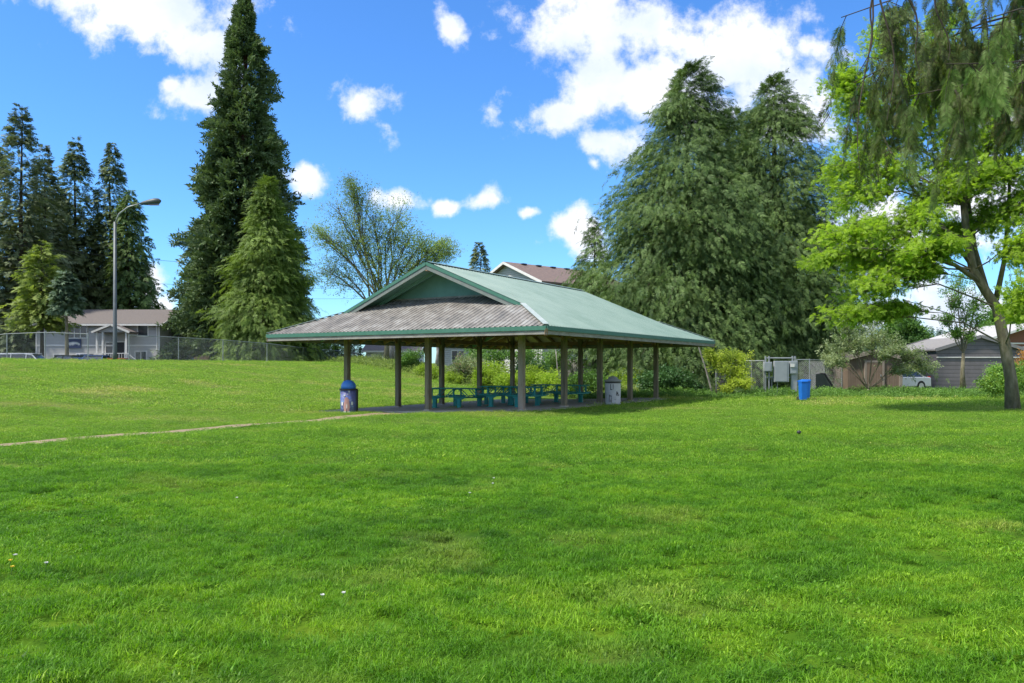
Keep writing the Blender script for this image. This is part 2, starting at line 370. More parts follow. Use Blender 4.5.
def conifer(name, label, X, Y, H, Rm, m, bark=M_bark, nb=500, spb=8, temps=None, size=.9, prof=None, base=.08, droop=.25, up=.2,
            lump=.25, trunk_r=.3, seed=0, group=None, inner=.3, z0=None, cat='tree', asym=(0,0), ncl=0, wide=.28, tip_thin=1.0, vroll=.5):
    r = np.random.default_rng(seed); z0 = GZ(X,Y) if z0 is None else z0
    t = thing(name, label, cat, (X,Y,z0), group=group)
    tb = MB(); n = 9; lean = r.normal(size=2)*.01*H
    tb.tube([(X+lean[0]*(i/n)**2, Y+lean[1]*(i/n)**2, z0-.2+ (H*.955+.2)*i/n) for i in range(n+1)],
            [trunk_r*(1.5 if i==0 else 1)*(1-i/n)**.85+.015 for i in range(n+1)], 10)
    prof = prof or (lambda s: (1-s)**.85)
    # branches: stratified in height
    s = base + (1-base)*(1-np.sqrt(1-(np.arange(nb)+r.random(nb))/nb*.995)) if True else None
    nt_ = nb//9; s[r.choice(nb,nt_,replace=False)] = 1-.16*r.random(nt_)**.8
    az = (np.arange(nb)*2.399963 + r.normal(size=nb)*.35) % (2*np.pi)
    ph = r.random(6)*6.28
    lumps = 1 + lump*(.5*np.sin(az*3+s*9+ph[0]) + .5*np.sin(az*5-s*23+ph[1])+ .4*np.sin(az*2+s*41+ph[2]))*.6 + r.normal(size=nb)*lump*.35
    Lb = Rm*np.array([prof(x) for x in s])*np.clip(lumps,.35,1.6)
    Lb = Lb*(1+asym[0]*np.cos(az)+asym[1]*np.sin(az)) + .12*Rm*.3
    if ncl:
        cs = base+(1-base)*(1-np.sqrt(r.random(ncl))); ca = r.random(ncl)*6.283; cm = r.random(ncl)
        L0 = math.sqrt(math.pi*Rm*H/ncl); D2 = ((s[:,None]-cs)*H/L0)**2 + ((np.angle(np.exp(1j*(az[:,None]-ca))))*(Lb[:,None]+.3)/L0)**2
        kb = D2.argmin(1); dm = np.sqrt(D2.min(1))
        Lb = Lb*(.84+.36*cm[kb]-.5*np.clip(dm,0,.9)); bt_b = r.random(ncl)
    d = np.stack([np.cos(az), np.sin(az)],1)
    zb = z0 + s*H; upk = up*(s*1.6-.5)+1.5*np.clip((s-.91)/.09,0,1)*(ncl>0)
    locs=[];dirs=[];sc=[];ti=[]
    btint = r.random(nb)*.45+.25
    if ncl: btint = btint*.5+.5*(.2+.5*bt_b[kb])
    for j in range(spb):
        f = inner + (1-inner)*((j+r.random(nb))/spb)**.8
        rad = Lb*f
        lat = r.normal(size=nb)*wide*Lb*(.25+.75*np.sin(np.pi*np.clip(f,.1,.95)))
        px = X + d[:,0]*rad - d[:,1]*lat; py = Y + d[:,1]*rad + d[:,0]*lat
        pz = zb + Lb*(upk*f - droop*f**2) + r.normal(size=nb)*.05*size
        locs.append(np.stack([px,py,pz],1))
        dd = np.stack([d[:,0]-d[:,1]*lat/(Lb+.01)*1.5, d[:,1]+d[:,0]*lat/(Lb+.01)*1.5, upk-2*droop*f+r.normal(size=nb)*.38],1)
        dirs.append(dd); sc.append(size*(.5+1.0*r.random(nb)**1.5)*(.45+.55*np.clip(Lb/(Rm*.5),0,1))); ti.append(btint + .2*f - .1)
    locs=np.concatenate(locs);dirs=np.concatenate(dirs);sc=np.concatenate(sc);ti=np.concatenate(ti)
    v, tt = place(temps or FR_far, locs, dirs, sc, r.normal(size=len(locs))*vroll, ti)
    # leader
    if nb < 900 or True:
        bb = tb
        for j in range(0, nb, max(1, nb//140)):
            a = (X, Y, zb[j]); L = Lb[j]
            p = [(X+d[j,0]*L*f, Y+d[j,1]*L*f, zb[j]+L*(upk[j]*f-droop*f*f)) for f in (0,.35,.7,.95)]
            bb.tube(p, [trunk_r*.22*(1-s[j])+.02, trunk_r*.14*(1-s[j])+.015, .015, .008], 4, False)
    tb.build('trunk', bark, t, smooth=True)
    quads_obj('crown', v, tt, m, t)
    return t
def blobtree(name, label, base, blobs, m, bark=M_barkgrey, trunk=None, tr=.2, subs=14, lpb=40, temps=None, size=.3, seed=0, cat='tree',
             group=None, jit=.28, drop=0.0, twig=.012, fork=None, extra=None, upd=0.2, limb_r=.45, hide_trunk=False):
    """blobs: (px,py,Y,rpx,rpy,rdepth) -> crown lumps; limbs reach into each"""
    r = np.random.default_rng(seed); X,Y,z0 = base
    t = thing(name, label, cat, base, group=group); tb = MB()
    trunk = trunk or [(X,Y,z0),(X,Y,z0+.5)]
    tp = [Vector(p) for p in trunk]; n = len(tp)
    rr = [tr*(1.0-.45*i/(n-1)) for i in range(n)]; rr[0] *= 1.25
    if not hide_trunk: tb.tube(tp, rr, 12)
    locs=[];dirs=[];ti=[];sc=[]
    for bi,(px,py,Yb,rx,ry,rd) in enumerate(blobs):
        c = Vector(P(px,py,Yb)); sx = rx/F*Yb; sz = ry/F*Yb
        # start limb at the trunk point below the blob
        cand = [p for p in tp if p.z < c.z-.1] or [tp[0]]
        st = min(cand[-3:], key=lambda p: (p-c).length) if len(cand)>1 else cand[-1]
        mid = st.lerp(c,.5)+Vector((r.normal()*.06,r.normal()*.06,.1+r.random()*.1))*(c-st).length*.6
        lr = tr*limb_r*min(1,(.35+.65*sx*sz/ (1.5 if sx>1 else 1)))
        lr = max(twig*1.6, min(tr*.5, lr))
        pts = [st, st.lerp(mid,.5)+Vector(r.normal(size=3))*.03*(c-st).length, mid, mid.lerp(c,.55)+Vector(r.normal(size=3))*.03*(c-st).length, c]
        tb.tube(pts, [lr, lr*.85, lr*.65, lr*.5, lr*.32], 6, False)
        bt = r.random()*.35+.3
        for k in range(subs):
            u_ = r.normal(size=3); u_ /= np.linalg.norm(u_); u_[2] = u_[2] if r.random()<.75 else abs(u_[2])
            rad = .55+.5*r.random()
            tgt = Vector((c.x+u_[0]*sx*rad, c.y+u_[1]*rd*rad, c.z+u_[2]*sz*rad))
            s0 = pts[2].lerp(pts[4], r.random()) if rx > 3 else pts[4]
            m1 = s0.lerp(tgt,.5)+Vector((0,0,upd*.5*(tgt-s0).length*r.random()))
            tb.tube([s0, m1, tgt], [max(twig,lr*.25), twig*.9, twig*.4], 4, False)
            kk = max(1,int(lpb*(.6+.8*r.random()))); f = r.random(kk)**.6
            a = np.array(s0); b = np.array(m1); e = np.array(tgt); f = f[:,None]
            pth = (1-f)**2*a + 2*f*(1-f)*b + f*f*e
            jt = r.normal(size=(kk,3))*jit*np.array([sx,rd,sz])*.6
            pth = pth + jt; pth[:,2] -= drop*r.random(kk)*sz
            locs.append(pth); dd = (e-a)[None,:]*.6/(np.linalg.norm(e-a)+1e-6)+r.normal(size=(kk,3))*.6; dirs.append(dd)
            ti.append(np.full(kk, bt)+r.normal()*.12); sc.append(size*(.6+.8*r.random(kk)))
    locs=np.concatenate(locs);dirs=np.concatenate(dirs);ti=np.concatenate(ti);sc=np.concatenate(sc)
    v,tt = place(temps or LC, locs, dirs, sc, r.normal(size=len(locs))*.6, ti)
    tb.build('trunk' if cat=='tree' else 'stems', bark, t, smooth=True)
    quads_obj('crown' if cat=='tree' else 'foliage', v, tt, m, t)
    if extra:
        em, frac, es = extra; sel = r.random(len(locs)) < frac
        v,tt = place(LC_fine, locs[sel], dirs[sel], sc[sel]*es, r.normal(size=sel.sum()), ti[sel]); quads_obj('blossom', v, tt, em, t)
    return t

# ------------------------------------------------------------------ ground
def grid_axis(lo, hi, fine_lo, fine_hi, step):
    a = list(np.arange(fine_lo, fine_hi+.001, step)); x = fine_hi; s = step
    while x < hi: s *= 1.35; x += s; a.append(x)
    x = fine_lo; s = step
    while x > lo: s *= 1.35; x -= s; a.insert(0, x)
    return np.array(a)
gx = grid_axis(-2500, 2500, -45, 35, .8); gy = grid_axis(-800, 3500, -4, 95, .8)
XX, YY = np.meshgrid(gx, gy); ZZ = gz(XX, YY)
ZZ = ZZ - .012 - .022*(1-ss(14,24,YY))
nx, ny = len(gx), len(gy)
gm = bpy.data.meshes.new('ground')
idx = np.arange(nx*ny).reshape(ny,nx)
fc = np.stack([idx[:-1,:-1],idx[:-1,1:],idx[1:,1:],idx[1:,:-1]],-1).reshape(-1,4)
gm.from_pydata(np.stack([XX,YY,ZZ],-1).reshape(-1,3).tolist(), [], fc.tolist()); gm.update()
gm.polygons.foreach_set('use_smooth',[True]*len(gm.polygons))
# lawn colour shared by soil sheet and blades: patches fixed to the place
def lawn_color(nt, L, mul=1.0):
    ge = nt.new('ShaderNodeNewGeometry')
    def noise(sc, det=4, off=0):
        n = nt.new('ShaderNodeTexNoise'); n.inputs['Scale'].default_value = sc; n.inputs['Detail'].default_value = det
        mp = nt.new('ShaderNodeMapping'); mp.inputs['Location'].default_value = (off,off*.7,0); mp.inputs['Scale'].default_value = (.6,1,.0)
        L.new(ge.outputs['Position'], mp.inputs[0]); L.new(mp.outputs[0], n.inputs['Vector']); return n.outputs['Fac']
    r = nt.new('ShaderNodeValToRGB'); e = r.color_ramp.elements
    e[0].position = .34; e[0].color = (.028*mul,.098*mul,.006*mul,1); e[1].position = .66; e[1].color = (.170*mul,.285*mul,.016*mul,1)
    x = e.new(.5); x.color = (.080*mul,.190*mul,.009*mul,1)
    a = nt.new('ShaderNodeMath'); a.operation = 'MULTIPLY_ADD'; a.inputs[1].default_value = .5
    L.new(noise(3.4, 8), a.inputs[0])
    b = nt.new('ShaderNodeMath'); b.operation = 'MULTIPLY'; b.inputs[1].default_value = .5; L.new(noise(.5, 6, 9), b.inputs[0]); L.new(b.outputs[0], a.inputs[2])
    L.new(a.outputs[0], r.inputs[0])
    # dry straw patches
    d = nt.new('ShaderNodeValToRGB'); d.color_ramp.elements[0].position = .56; d.color_ramp.elements[0].color = (0,0,0,1); d.color_ramp.elements[1].position = .74; d.color_ramp.elements[1].color = (.6,.6,.6,1)
    L.new(noise(.9, 6, 31), d.inputs[0])
    mxn = nt.new('ShaderNodeMix'); mxn.data_type = 'RGBA'; L.new(d.outputs[0], mxn.inputs[0]); L.new(r.outputs[0], mxn.inputs[6]); mxn.inputs[7].default_value = (.24*mul,.27*mul,.06*mul,1)
    # paler, drier turf towards the bank
    sp = nt.new('ShaderNodeSeparateXYZ'); L.new(ge.outputs['Position'], sp.inputs[0])
    m2 = nt.new('ShaderNodeMapRange'); m2.inputs['From Min'].default_value = 9; m2.inputs['From Max'].default_value = 30; m2.inputs['To Max'].default_value = .55
    L.new(sp.outputs['Y'], m2.inputs['Value'])
    dr = nt.new('ShaderNodeMapRange'); dr.interpolation_type='SMOOTHSTEP'; dr.inputs['From Min'].default_value=.50; dr.inputs['From Max'].default_value=.68; dr.inputs['To Max'].default_value=.75
    L.new(noise(.33, 7, 57), dr.inputs['Value'])
    dy = nt.new('ShaderNodeMapRange'); dy.inputs['From Min'].default_value=20; dy.inputs['From Max'].default_value=32; L.new(sp.outputs['Y'], dy.inputs['Value'])
    dm_ = nt.new('ShaderNodeMath'); dm_.operation='MULTIPLY'; L.new(dr.outputs[0],dm_.inputs[0]); L.new(dy.outputs[0],dm_.inputs[1])
    mx3 = nt.new('ShaderNodeMix'); mx3.data_type='RGBA'; L.new(dm_.outputs[0], mx3.inputs[0]); mx3.inputs[7].default_value=(.27*mul,.28*mul,.09*mul,1)
    mx2 = nt.new('ShaderNodeMix'); mx2.data_type = 'RGBA'; L.new(m2.outputs[0], mx2.inputs[0]); L.new(mxn.outputs[2], mx2.inputs[6]); mx2.inputs[7].default_value = (.19*mul,.285*mul,.045*mul,1)
    L.new(mx2.outputs[2], mx3.inputs[6])
    return mx3.outputs[2]
m_ground = bpy.data.materials.new('lawn_soil'); m_ground.use_nodes = True
nt = m_ground.node_tree.nodes; L = m_ground.node_tree.links; b = nt['Principled BSDF']; b.inputs['Roughness'].default_value = 1; b.inputs['Specular IOR Level'].default_value = .1
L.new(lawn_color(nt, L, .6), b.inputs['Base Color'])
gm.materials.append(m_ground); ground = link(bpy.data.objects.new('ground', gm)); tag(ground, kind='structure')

def ribbon(name, pts, w, m, dz, step=.5, taper=None, jag=0.0):
    pts = np.array(pts, float); seg = np.linalg.norm(np.diff(pts,axis=0),axis=1); cum = np.r_[0,np.cumsum(seg)]
    n = max(2,int(cum[-1]/step)); s = np.linspace(0,cum[-1],n); c = np.stack([np.interp(s,cum,pts[:,0]),np.interp(s,cum,pts[:,1])],1)
    for _ in range(6): c[1:-1] = (c[:-2]+c[1:-1]*2+c[2:])/4
    d = np.gradient(c,axis=0); d /= np.linalg.norm(d,axis=1,keepdims=True); nn = np.stack([-d[:,1],d[:,0]],1)
    r = np.random.default_rng(3); mb = MB(); K = 6; vs = []
    jl = np.convolve(r.normal(size=n),np.ones(3)/3,'same')*jag; jr = np.convolve(r.normal(size=n),np.ones(3)/3,'same')*jag
    for i in range(n):
        for k in range(K+1):
            o = (k/K-.5)*w + (jl[i] if k==0 else 0) + (jr[i] if k==K else 0); p = c[i]+nn[i]*o; vs.append((p[0],p[1],GZ(p[0],p[1])+dz))
    fs = [(i*(K+1)+k,i*(K+1)+k+1,(i+1)*(K+1)+k+1,(i+1)*(K+1)+k) for i in range(n-1) for k in range(K)]
    mb.add(vs, fs); o = mb.build(name, m); tag(o, kind='structure'); return c
path_pts = [(-19,10.5),(-14,13.7),(-10.4,16.3),(-8.9,18.7),(-7.4,21.4),(-6.0,24.0),(-4.9,26.6),(-4.2,28.2)]
path_c = ribbon('path', path_pts, 1.4, M_dirt, .006, .3, jag=.2)
# parking lot behind the crest
qm = MB()
pk = [uv(-60,50),uv(60,50),uv(60,76),uv(-60,76)]
nq=14; vs=[];fs=[]
for i in range(nq+1):
    for j in range(7):
        p = uv(-70+110*i/nq, 49+27*j/6); vs.append((p[0],p[1],GZ(p[0],p[1])+.05))
for i in range(nq):
    for j in range(6): fs.append((i*7+j,i*7+j+1,(i+1)*7+j+1,(i+1)*7+j))
qm.add(vs,fs); tag(qm.build('parking_lot', M_asphalt), kind='structure')
# concrete pad under the shelter
pad = MB(); vs=[];fs=[]; NT,NQ=14,10
ts = np.linspace(-.55,13.0,NT+1); qs = np.linspace(-.5,8.75,NQ+1)
for t_ in ts:
    for q_ in qs:
        p = uv(t_,q_); vs.append((p[0],p[1], -.22*float(ss(0,8,q_))+.035))
b0=len(vs)
for i in range(NT):
    for j in range(NQ): fs.append((i*(NQ+1)+j,(i+1)*(NQ+1)+j,(i+1)*(NQ+1)+j+1,i*(NQ+1)+j+1))
pad.add(vs,fs)
rim = [i*(NQ+1) for i in range(NT+1)] + [NT*(NQ+1)+j for j in range(1,NQ+1)] + [i*(NQ+1)+NQ for i in range(NT-1,-1,-1)] + [j for j in range(NQ-1,0,-1)]
lowr = [(vs[i][0],vs[i][1],vs[i][2]-.25) for i in rim]; b1=len(pad.v); pad.v += lowr
for k in range(len(rim)): k2=(k+1)%len(rim); pad.f.append((rim[k],b1+k,b1+k2,rim[k2]))
tag(pad.build('concrete_pad', M_conc), kind='structure')
def on_pad(X,Y,mg=0):
    t_ = (X-G[0])*U[0]+(Y-G[1])*U[1]; q_ = (X-G[0])*V[0]+(Y-G[1])*V[1]
    return (t_>-.55-mg)&(t_<13+mg)&(q_>-.5-mg)&(q_<8.75+mg)

# ------------------------------------------------------------------ grass (instanced clumps through one object)
m_blade = bpy.data.materials.new('grass_blade'); m_blade.use_nodes = True
nt = m_blade.node_tree.nodes; L = m_blade.node_tree.links; nt.clear()
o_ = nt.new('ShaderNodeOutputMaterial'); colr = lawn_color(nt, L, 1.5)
at = nt.new('ShaderNodeAttribute'); at.attribute_name = 'tint'
rp = nt.new('ShaderNodeValToRGB'); rp.color_ramp.elements[0].color = (.34,.42,.36,1); rp.color_ramp.elements[1].color = (2.1,1.65,1.5,1)
x = rp.color_ramp.elements.new(.95); x.color = (1.5,1.45,1.3,1); x = rp.color_ramp.elements.new(1.0); x.color = (2.6,1.8,4.0,1)
L.new(at.outputs['Fac'], rp.inputs[0])
vm = nt.new('ShaderNodeVectorMath'); vm.operation = 'MULTIPLY'; L.new(colr, vm.inputs[0]); L.new(rp.outputs[0], vm.inputs[1])
d_ = nt.new('ShaderNodeBsdfPrincipled'); d_.inputs['Roughness'].default_value = .55; d_.inputs['Specular IOR Level'].default_value = .3
L.new(vm.outputs[0], d_.inputs['Base Color'])
tr_ = nt.new('ShaderNodeBsdfTranslucent'); v2 = nt.new('ShaderNodeVectorMath'); v2.operation='MULTIPLY'; v2.inputs[1].default_value=(1.3,1.35,.8)
L.new(vm.outputs[0], v2.inputs[0]); L.new(v2.outputs[0], tr_.inputs['Color'])
ms = nt.new('ShaderNodeMixShader'); ms.inputs[0].default_value=.4; L.new(d_.outputs[0],ms.inputs[1]); L.new(tr_.outputs[0],ms.inputs[2]); L.new(ms.outputs[0],o_.inputs[0])

def clump_mesh(nm, nbl, rad, h, w, seed, segs=3):
    r = np.random.default_rng(seed); vs=[];fs=[];tn=[]
    for i in range(nbl):
        a = r.random()*6.283; rr_ = rad*math.sqrt(r.random()); x0,y0 = rr_*math.cos(a), rr_*math.sin(a)
        az = r.random()*6.283; hh = h*(.45+.75*r.random()); bend = hh*(.35+1.3*r.random()**1.3); ww = w*(.6+.7*r.random())
        sx,sy = -math.sin(az), math.cos(az); b_ = len(vs); t_ = min(1,max(0,r.normal(.5,.22)))
        if r.random() < .012: t_ = 1.0
        for k in range(segs+1):
            f = k/segs; wx = ww/2*(1-f**1.6); px_ = x0+math.cos(az)*bend*f*f; py_ = y0+math.sin(az)*bend*f*f; pz = hh*f*(1-.25*f*bend/hh)
            if k < segs: vs += [(px_-sx*wx,py_-sy*wx,pz),(px_+sx*wx,py_+sy*wx,pz)]; tn += [t_,t_]
            else: vs.append((px_,py_,pz)); tn.append(t_)
        for k in range(segs-1): fs.append((b_+2*k,b_+2*k+1,b_+2*k+3,b_+2*k+2))
        fs.append((b_+2*segs-2,b_+2*segs-1,b_+2*segs))
    me = bpy.data.meshes.new(nm); me.from_pydata(vs,[],fs); me.update()
    a_ = me.attributes.new('tint','FLOAT','POINT'); a_.data.foreach_set('value', np.array(tn,np.float32)); me.materials.append(m_blade)
    return me
gcol = bpy.data.collections.new('grass_clumps')
specs = [(150,.12,.040,.0044),(150,.13,.045,.0046),(140,.12,.036,.0044),   # near
         (90,.17,.04,.0075),(90,.17,.036,.007),                         # middle
         (70,.32,.06,.017),(70,.34,.055,.016),
         (46,.10,.026,.013),(34,.13,.03,.015)]                          # flat broad-leaved weeds                          # far
for i,(nb_,rd_,h_,w_) in enumerate(specs):
    ob = bpy.data.objects.new('grass_clump_%02d'%i, clump_mesh('grass_clump_%02d'%i, nb_, rd_, h_, w_, 50+i)); gcol.objects.link(ob)
def bands():
    r = np.random.default_rng(5); out_p=[]; out_i=[]; out_s=[]
    # (Y0,Y1,density,kinds)
    for (a,b_,den,kinds) in ((2.2,6.5,85,(0,1,2)),(6.5,12,75,(0,1,2)),(12,20,42,(3,4)),(20,30,30,(3,4)),(30,50,14,(5,6)),(50,86,7,(5,6))):
        xr = .74*b_+3; A = (b_-a)*2*xr; n = int(A*den); X = r.uniform(-xr,xr,n); Y = r.uniform(a,b_,n)
        k = np.abs(X) < .74*Y+3; X,Y = X[k],Y[k]
        q = (X-G[0])*V[0]+(Y-G[1])*V[1]
        keep = (q<45)&~((Y>39.5)&(q<12))&~(on_pad(X,Y,-.04-.10*(1+np.sin(X*4+Y*7)*np.sin(X*9-Y*3)))&(r.random(len(X))<.985))
        dmin = np.full(len(X),9.0)
        for c in path_c[::2]: dmin = np.minimum(dmin, np.hypot(X-c[0],Y-c[1]))
        keep &= (dmin > .78 + .14*np.sin(X*5+Y*3)+.1*np.sin(X*1.3)) | (r.random(len(X))<.05)
        # bare worn soil under the shelter edge
        X,Y = X[keep],Y[keep]
        s_ = .72+.5*r.random(len(X)); s_ *= 1+.1*np.sin(X*1.7+2*np.sin(Y*.9))*np.sin(Y*2.1+X*.6)+.15*np.sin(X*6+3*np.sin(Y*2.3))*np.sin(Y*5.1+X*2)
        out_p.append(np.stack([X,Y,gz(X,Y)-.008],1)); ii = r.choice(kinds,len(X)); wd = (np.sin(X*1.1+3)*np.sin(Y*.9+X*.5)>.35)&(r.random(len(X))<.38)|(r.random(len(X))<.03); ii = np.where(wd&(Y<16), r.integers(7,9,len(X)), ii); out_i.append(ii); out_s.append(s_)
    return np.concatenate(out_p),np.concatenate(out_i),np.concatenate(out_s)
gp,gi,gs = bands()
def instancer(name, pts, idxs, scl, coll, seed=1, tilt=.12):
    me = bpy.data.meshes.new(name); me.vertices.add(len(pts)); me.vertices.foreach_set('co', pts.astype(np.float32).ravel())
    r = np.random.default_rng(seed)
    rot = np.stack([r.normal(size=len(pts))*tilt, r.normal(size=len(pts))*tilt, r.random(len(pts))*6.283],1)
    a = me.attributes.new('rot','FLOAT_VECTOR','POINT'); a.data.foreach_set('vector', rot.astype(np.float32).ravel())
    a = me.attributes.new('scl','FLOAT','POINT'); a.data.foreach_set('value', scl.astype(np.float32))
    a = me.attributes.new('idx','INT','POINT'); a.data.foreach_set('value', idxs.astype(np.int32))
    me.update(); o = link(bpy.data.objects.new(name, me))
    ng = bpy.data.node_groups.new(name+'_scatter','GeometryNodeTree')
    ng.interface.new_socket('Geometry', in_out='INPUT', socket_type='NodeSocketGeometry'); ng.interface.new_socket('Geometry', in_out='OUTPUT', socket_type='NodeSocketGeometry')
    nn = ng.nodes; ll = ng.links
    gi_ = nn.new('NodeGroupInput'); go = nn.new('NodeGroupOutput'); ip = nn.new('GeometryNodeInstanceOnPoints'); ci = nn.new('GeometryNodeCollectionInfo')
    ci.inputs['Collection'].default_value = coll; ci.inputs['Separate Children'].default_value = True; ci.inputs['Reset Children'].default_value = True
    def na(nm, dt):
        n = nn.new('GeometryNodeInputNamedAttribute'); n.data_type = dt; n.inputs['Name'].default_value = nm; return n.outputs['Attribute']
    e2 = nn.new('FunctionNodeEulerToRotation'); ll.new(na('rot','FLOAT_VECTOR'), e2.inputs[0])
    ll.new(gi_.outputs[0], ip.inputs['Points']); ll.new(ci.outputs[0], ip.inputs['Instance']); ip.inputs['Pick Instance'].default_value = True
    ll.new(na('idx','INT'), ip.inputs['Instance Index']); ll.new(e2.outputs[0], ip.inputs['Rotation'])
    cx = nn.new('ShaderNodeCombineXYZ'); sc_ = na('scl','FLOAT')
    for i in range(3): ll.new(sc_, cx.inputs[i])
    ll.new(cx.outputs[0], ip.inputs['Scale']); ll.new(ip.outputs[0], go.inputs[0])
    md = o.modifiers.new('scatter','NODES'); md.node_group = ng
    return o
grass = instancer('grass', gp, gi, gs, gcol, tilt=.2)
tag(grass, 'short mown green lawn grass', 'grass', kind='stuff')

# ------------------------------------------------------------------ picnic shelter
ZE = 2.72; SL = .42; OV = 2.1; W = 7.8; LEN = 12.2; RUN = 3.1; HALF = W/2+OV
shel = thing('picnic_shelter', 'open timber picnic shelter with green metal roof and teal gable', 'picnic shelter', (*uv(6.1,3.9)[:2], -.1))
def roof_panel(name, o, e, nrm, Lw, run, m, pitch=.19, thick=.028):
    "o: eave corner (x,y); e: unit along the eave; nrm: horizontal unit up-slope"
    prof = [(0,0),(.30,0),(.42,1),(.58,1),(.70,0)]
    xs = []; k = 0
    while k*pitch < Lw:
        for (a,h) in prof:
            s_ = (k+a)*pitch
            if s_ <= Lw: xs.append((s_,h))
        k += 1
    xs.append((Lw,0)); vs=[];fs=[]
    for i,(s_,h) in enumerate(xs):
        rn = max(run(s_),.0); z = h*thick
        vs.append((o[0]+e[0]*s_-nrm[0]*.03, o[1]+e[1]*s_-nrm[1]*.03, ZE+z-.012)); vs.append((o[0]+e[0]*s_+nrm[0]*rn, o[1]+e[1]*s_+nrm[1]*rn, ZE+SL*rn+z))
    for i in range(len(xs)-1): fs.append((2*i,2*i+2,2*i+3,2*i+1))
    mb = MB(); mb.add(vs,fs); return mb.build(name, m, shel)
def mainrun(s_): 
    T = LEN+2*OV
    a = s_ if s_ < 2.0 else HALF
    b_ = (T-s_) if s_ > T-2.0 else HALF
    return min(a,b_)
def hiprun(s_): return min(s_, 2*HALF-s_, RUN)
c_fr = uv(-OV,-OV)[:2]; c_fl = uv(-OV,W+OV)[:2]; c_br = uv(LEN+OV,-OV)[:2]; c_bl = uv(LEN+OV,W+OV)[:2]
nV = -V
roof_panel('metal_roof_sheet', c_fr, U, V, LEN+2*OV, mainrun, M_roofgreen)
roof_panel('metal_roof_sheet', c_fl, U, -V, LEN+2*OV, mainrun, M_roofgreen)
roof_panel('metal_roof_sheet', c_fr, V, U, 2*HALF, hiprun, M_roofrust)
roof_panel('metal_roof_sheet', c_br, V, -U, 2*HALF, hiprun, M_roofgreen)
# decking just below the metal
def deck(o, e, nrm, Lw, brk, run, dz=-.05, th=.025):
    vs=[]; mb=MB()
    for i in range(len(brk)-1):
        a,b_ = brk[i],brk[i+1]; ra,rb = run(a+1e-4), run(b_-1e-4)
        q = [(a,0),(b_,0),(b_,rb),(a,ra)]
        top = [(o[0]+e[0]*s_+nrm[0]*r_, o[1]+e[1]*s_+nrm[1]*r_, ZE+SL*r_+dz) for (s_,r_) in q]
        bot = [(x_,y_,z_-th) for (x_,y_,z_) in top]
        mb.add(top+bot, [(0,1,2,3),(7,6,5,4)]+[(k,4+k,4+(k+1)%4,(k+1)%4) for k in range(4)])
    return mb
T_ = LEN+2*OV
for (o,e,nrm) in ((c_fr,U,V),(c_fl,U,-V)): deck(o,e,nrm,T_,[0,2.0,2.0,T_-2.0,T_-2.0,T_] if 0 else [0,2.0-1e-3,T_-2.0+1e-3,T_],mainrun).build('roof_deck', M_deckw, shel)
for (o,e,nrm) in ((c_fr,V,U),(c_br,V,-U)): deck(o,e,nrm,2*HALF,[0,RUN,2*HALF-RUN,2*HALF],hiprun).build('roof_deck', M_deckw, shel)
# rafters
for (o,e,nrm) in ((c_fr,U,V),(c_fl,U,-V)):
    s_ = .4
    while s_ < T_:
        rn = mainrun(s_)
        if rn > .3: MB().beam((o[0]+e[0]*s_+nrm[0]*.06, o[1]+e[1]*s_+nrm[1]*.06, ZE-.17+SL*.06), (o[0]+e[0]*s_+nrm[0]*(rn-.05), o[1]+e[1]*s_+nrm[1]*(rn-.05), ZE-.17+SL*(rn-.05)), .06, .16).build('rafter', M_gable if (2.0<s_<3.15 or 2.0<T_-s_<3.15) else M_rafter, shel)
        s_ += .78
for (o,e,nrm) in ((c_fr,V,U),(c_br,V,-U)):
    s_ = .5
    while s_ < 2*HALF:
        rn = hiprun(s_)
        if rn > .3: MB().beam((o[0]+e[0]*s_+nrm[0]*.06, o[1]+e[1]*s_+nrm[1]*.06, ZE-.17+SL*.06), (o[0]+e[0]*s_+nrm[0]*(rn-.05), o[1]+e[1]*s_+nrm[1]*(rn-.05), ZE-.17+SL*(rn-.05)), .06, .16).build('rafter', M_rafter, shel)
        s_ += .78
# hip rafters + caps
M_cap = mat('pale_metal_cap', (.42,.46,.43), (.30,.36,.33), .45, 5)
for (c,du,dv_) in ((c_fr,1,1),(c_fl,1,-1),(c_br,-1,1),(c_bl,-1,-1)):
    dr = U*du + V*dv_; r2 = 2.0
    a = (c[0],c[1],ZE); b_ = (c[0]+dr[0]*r2,c[1]+dr[1]*r2,ZE+SL*r2)
    MB().beam((a[0],a[1],a[2]-.2),(c[0]+dr[0]*3.1,c[1]+dr[1]*3.1,ZE+SL*3.1-.2), .09,.2).build('hip_rafter', M_rafter, shel)
    MB().beam((a[0],a[1],a[2]+.04),(b_[0],b_[1],b_[2]+.04), .17,.02).build('hip_cap', M_cap, shel)
zr = ZE+SL*HALF
MB().beam(uv(-.12,W/2,zr-.2),uv(LEN+.12,W/2,zr-.2),.1,.22).build('ridge_beam', M_rafter, shel)
rc = MB()
for sg in (-1,1): rc.add([uv(-.14,W/2,zr+.05),uv(LEN+.14,W/2,zr+.05),uv(LEN+.14,W/2+sg*.2,zr+.05-SL*.2+.012),uv(-.14,W/2+sg*.2,zr+.05-SL*.2+.012)],[(0,1,2,3)])
rc.build('ridge_cap', M_roofgreen, shel)
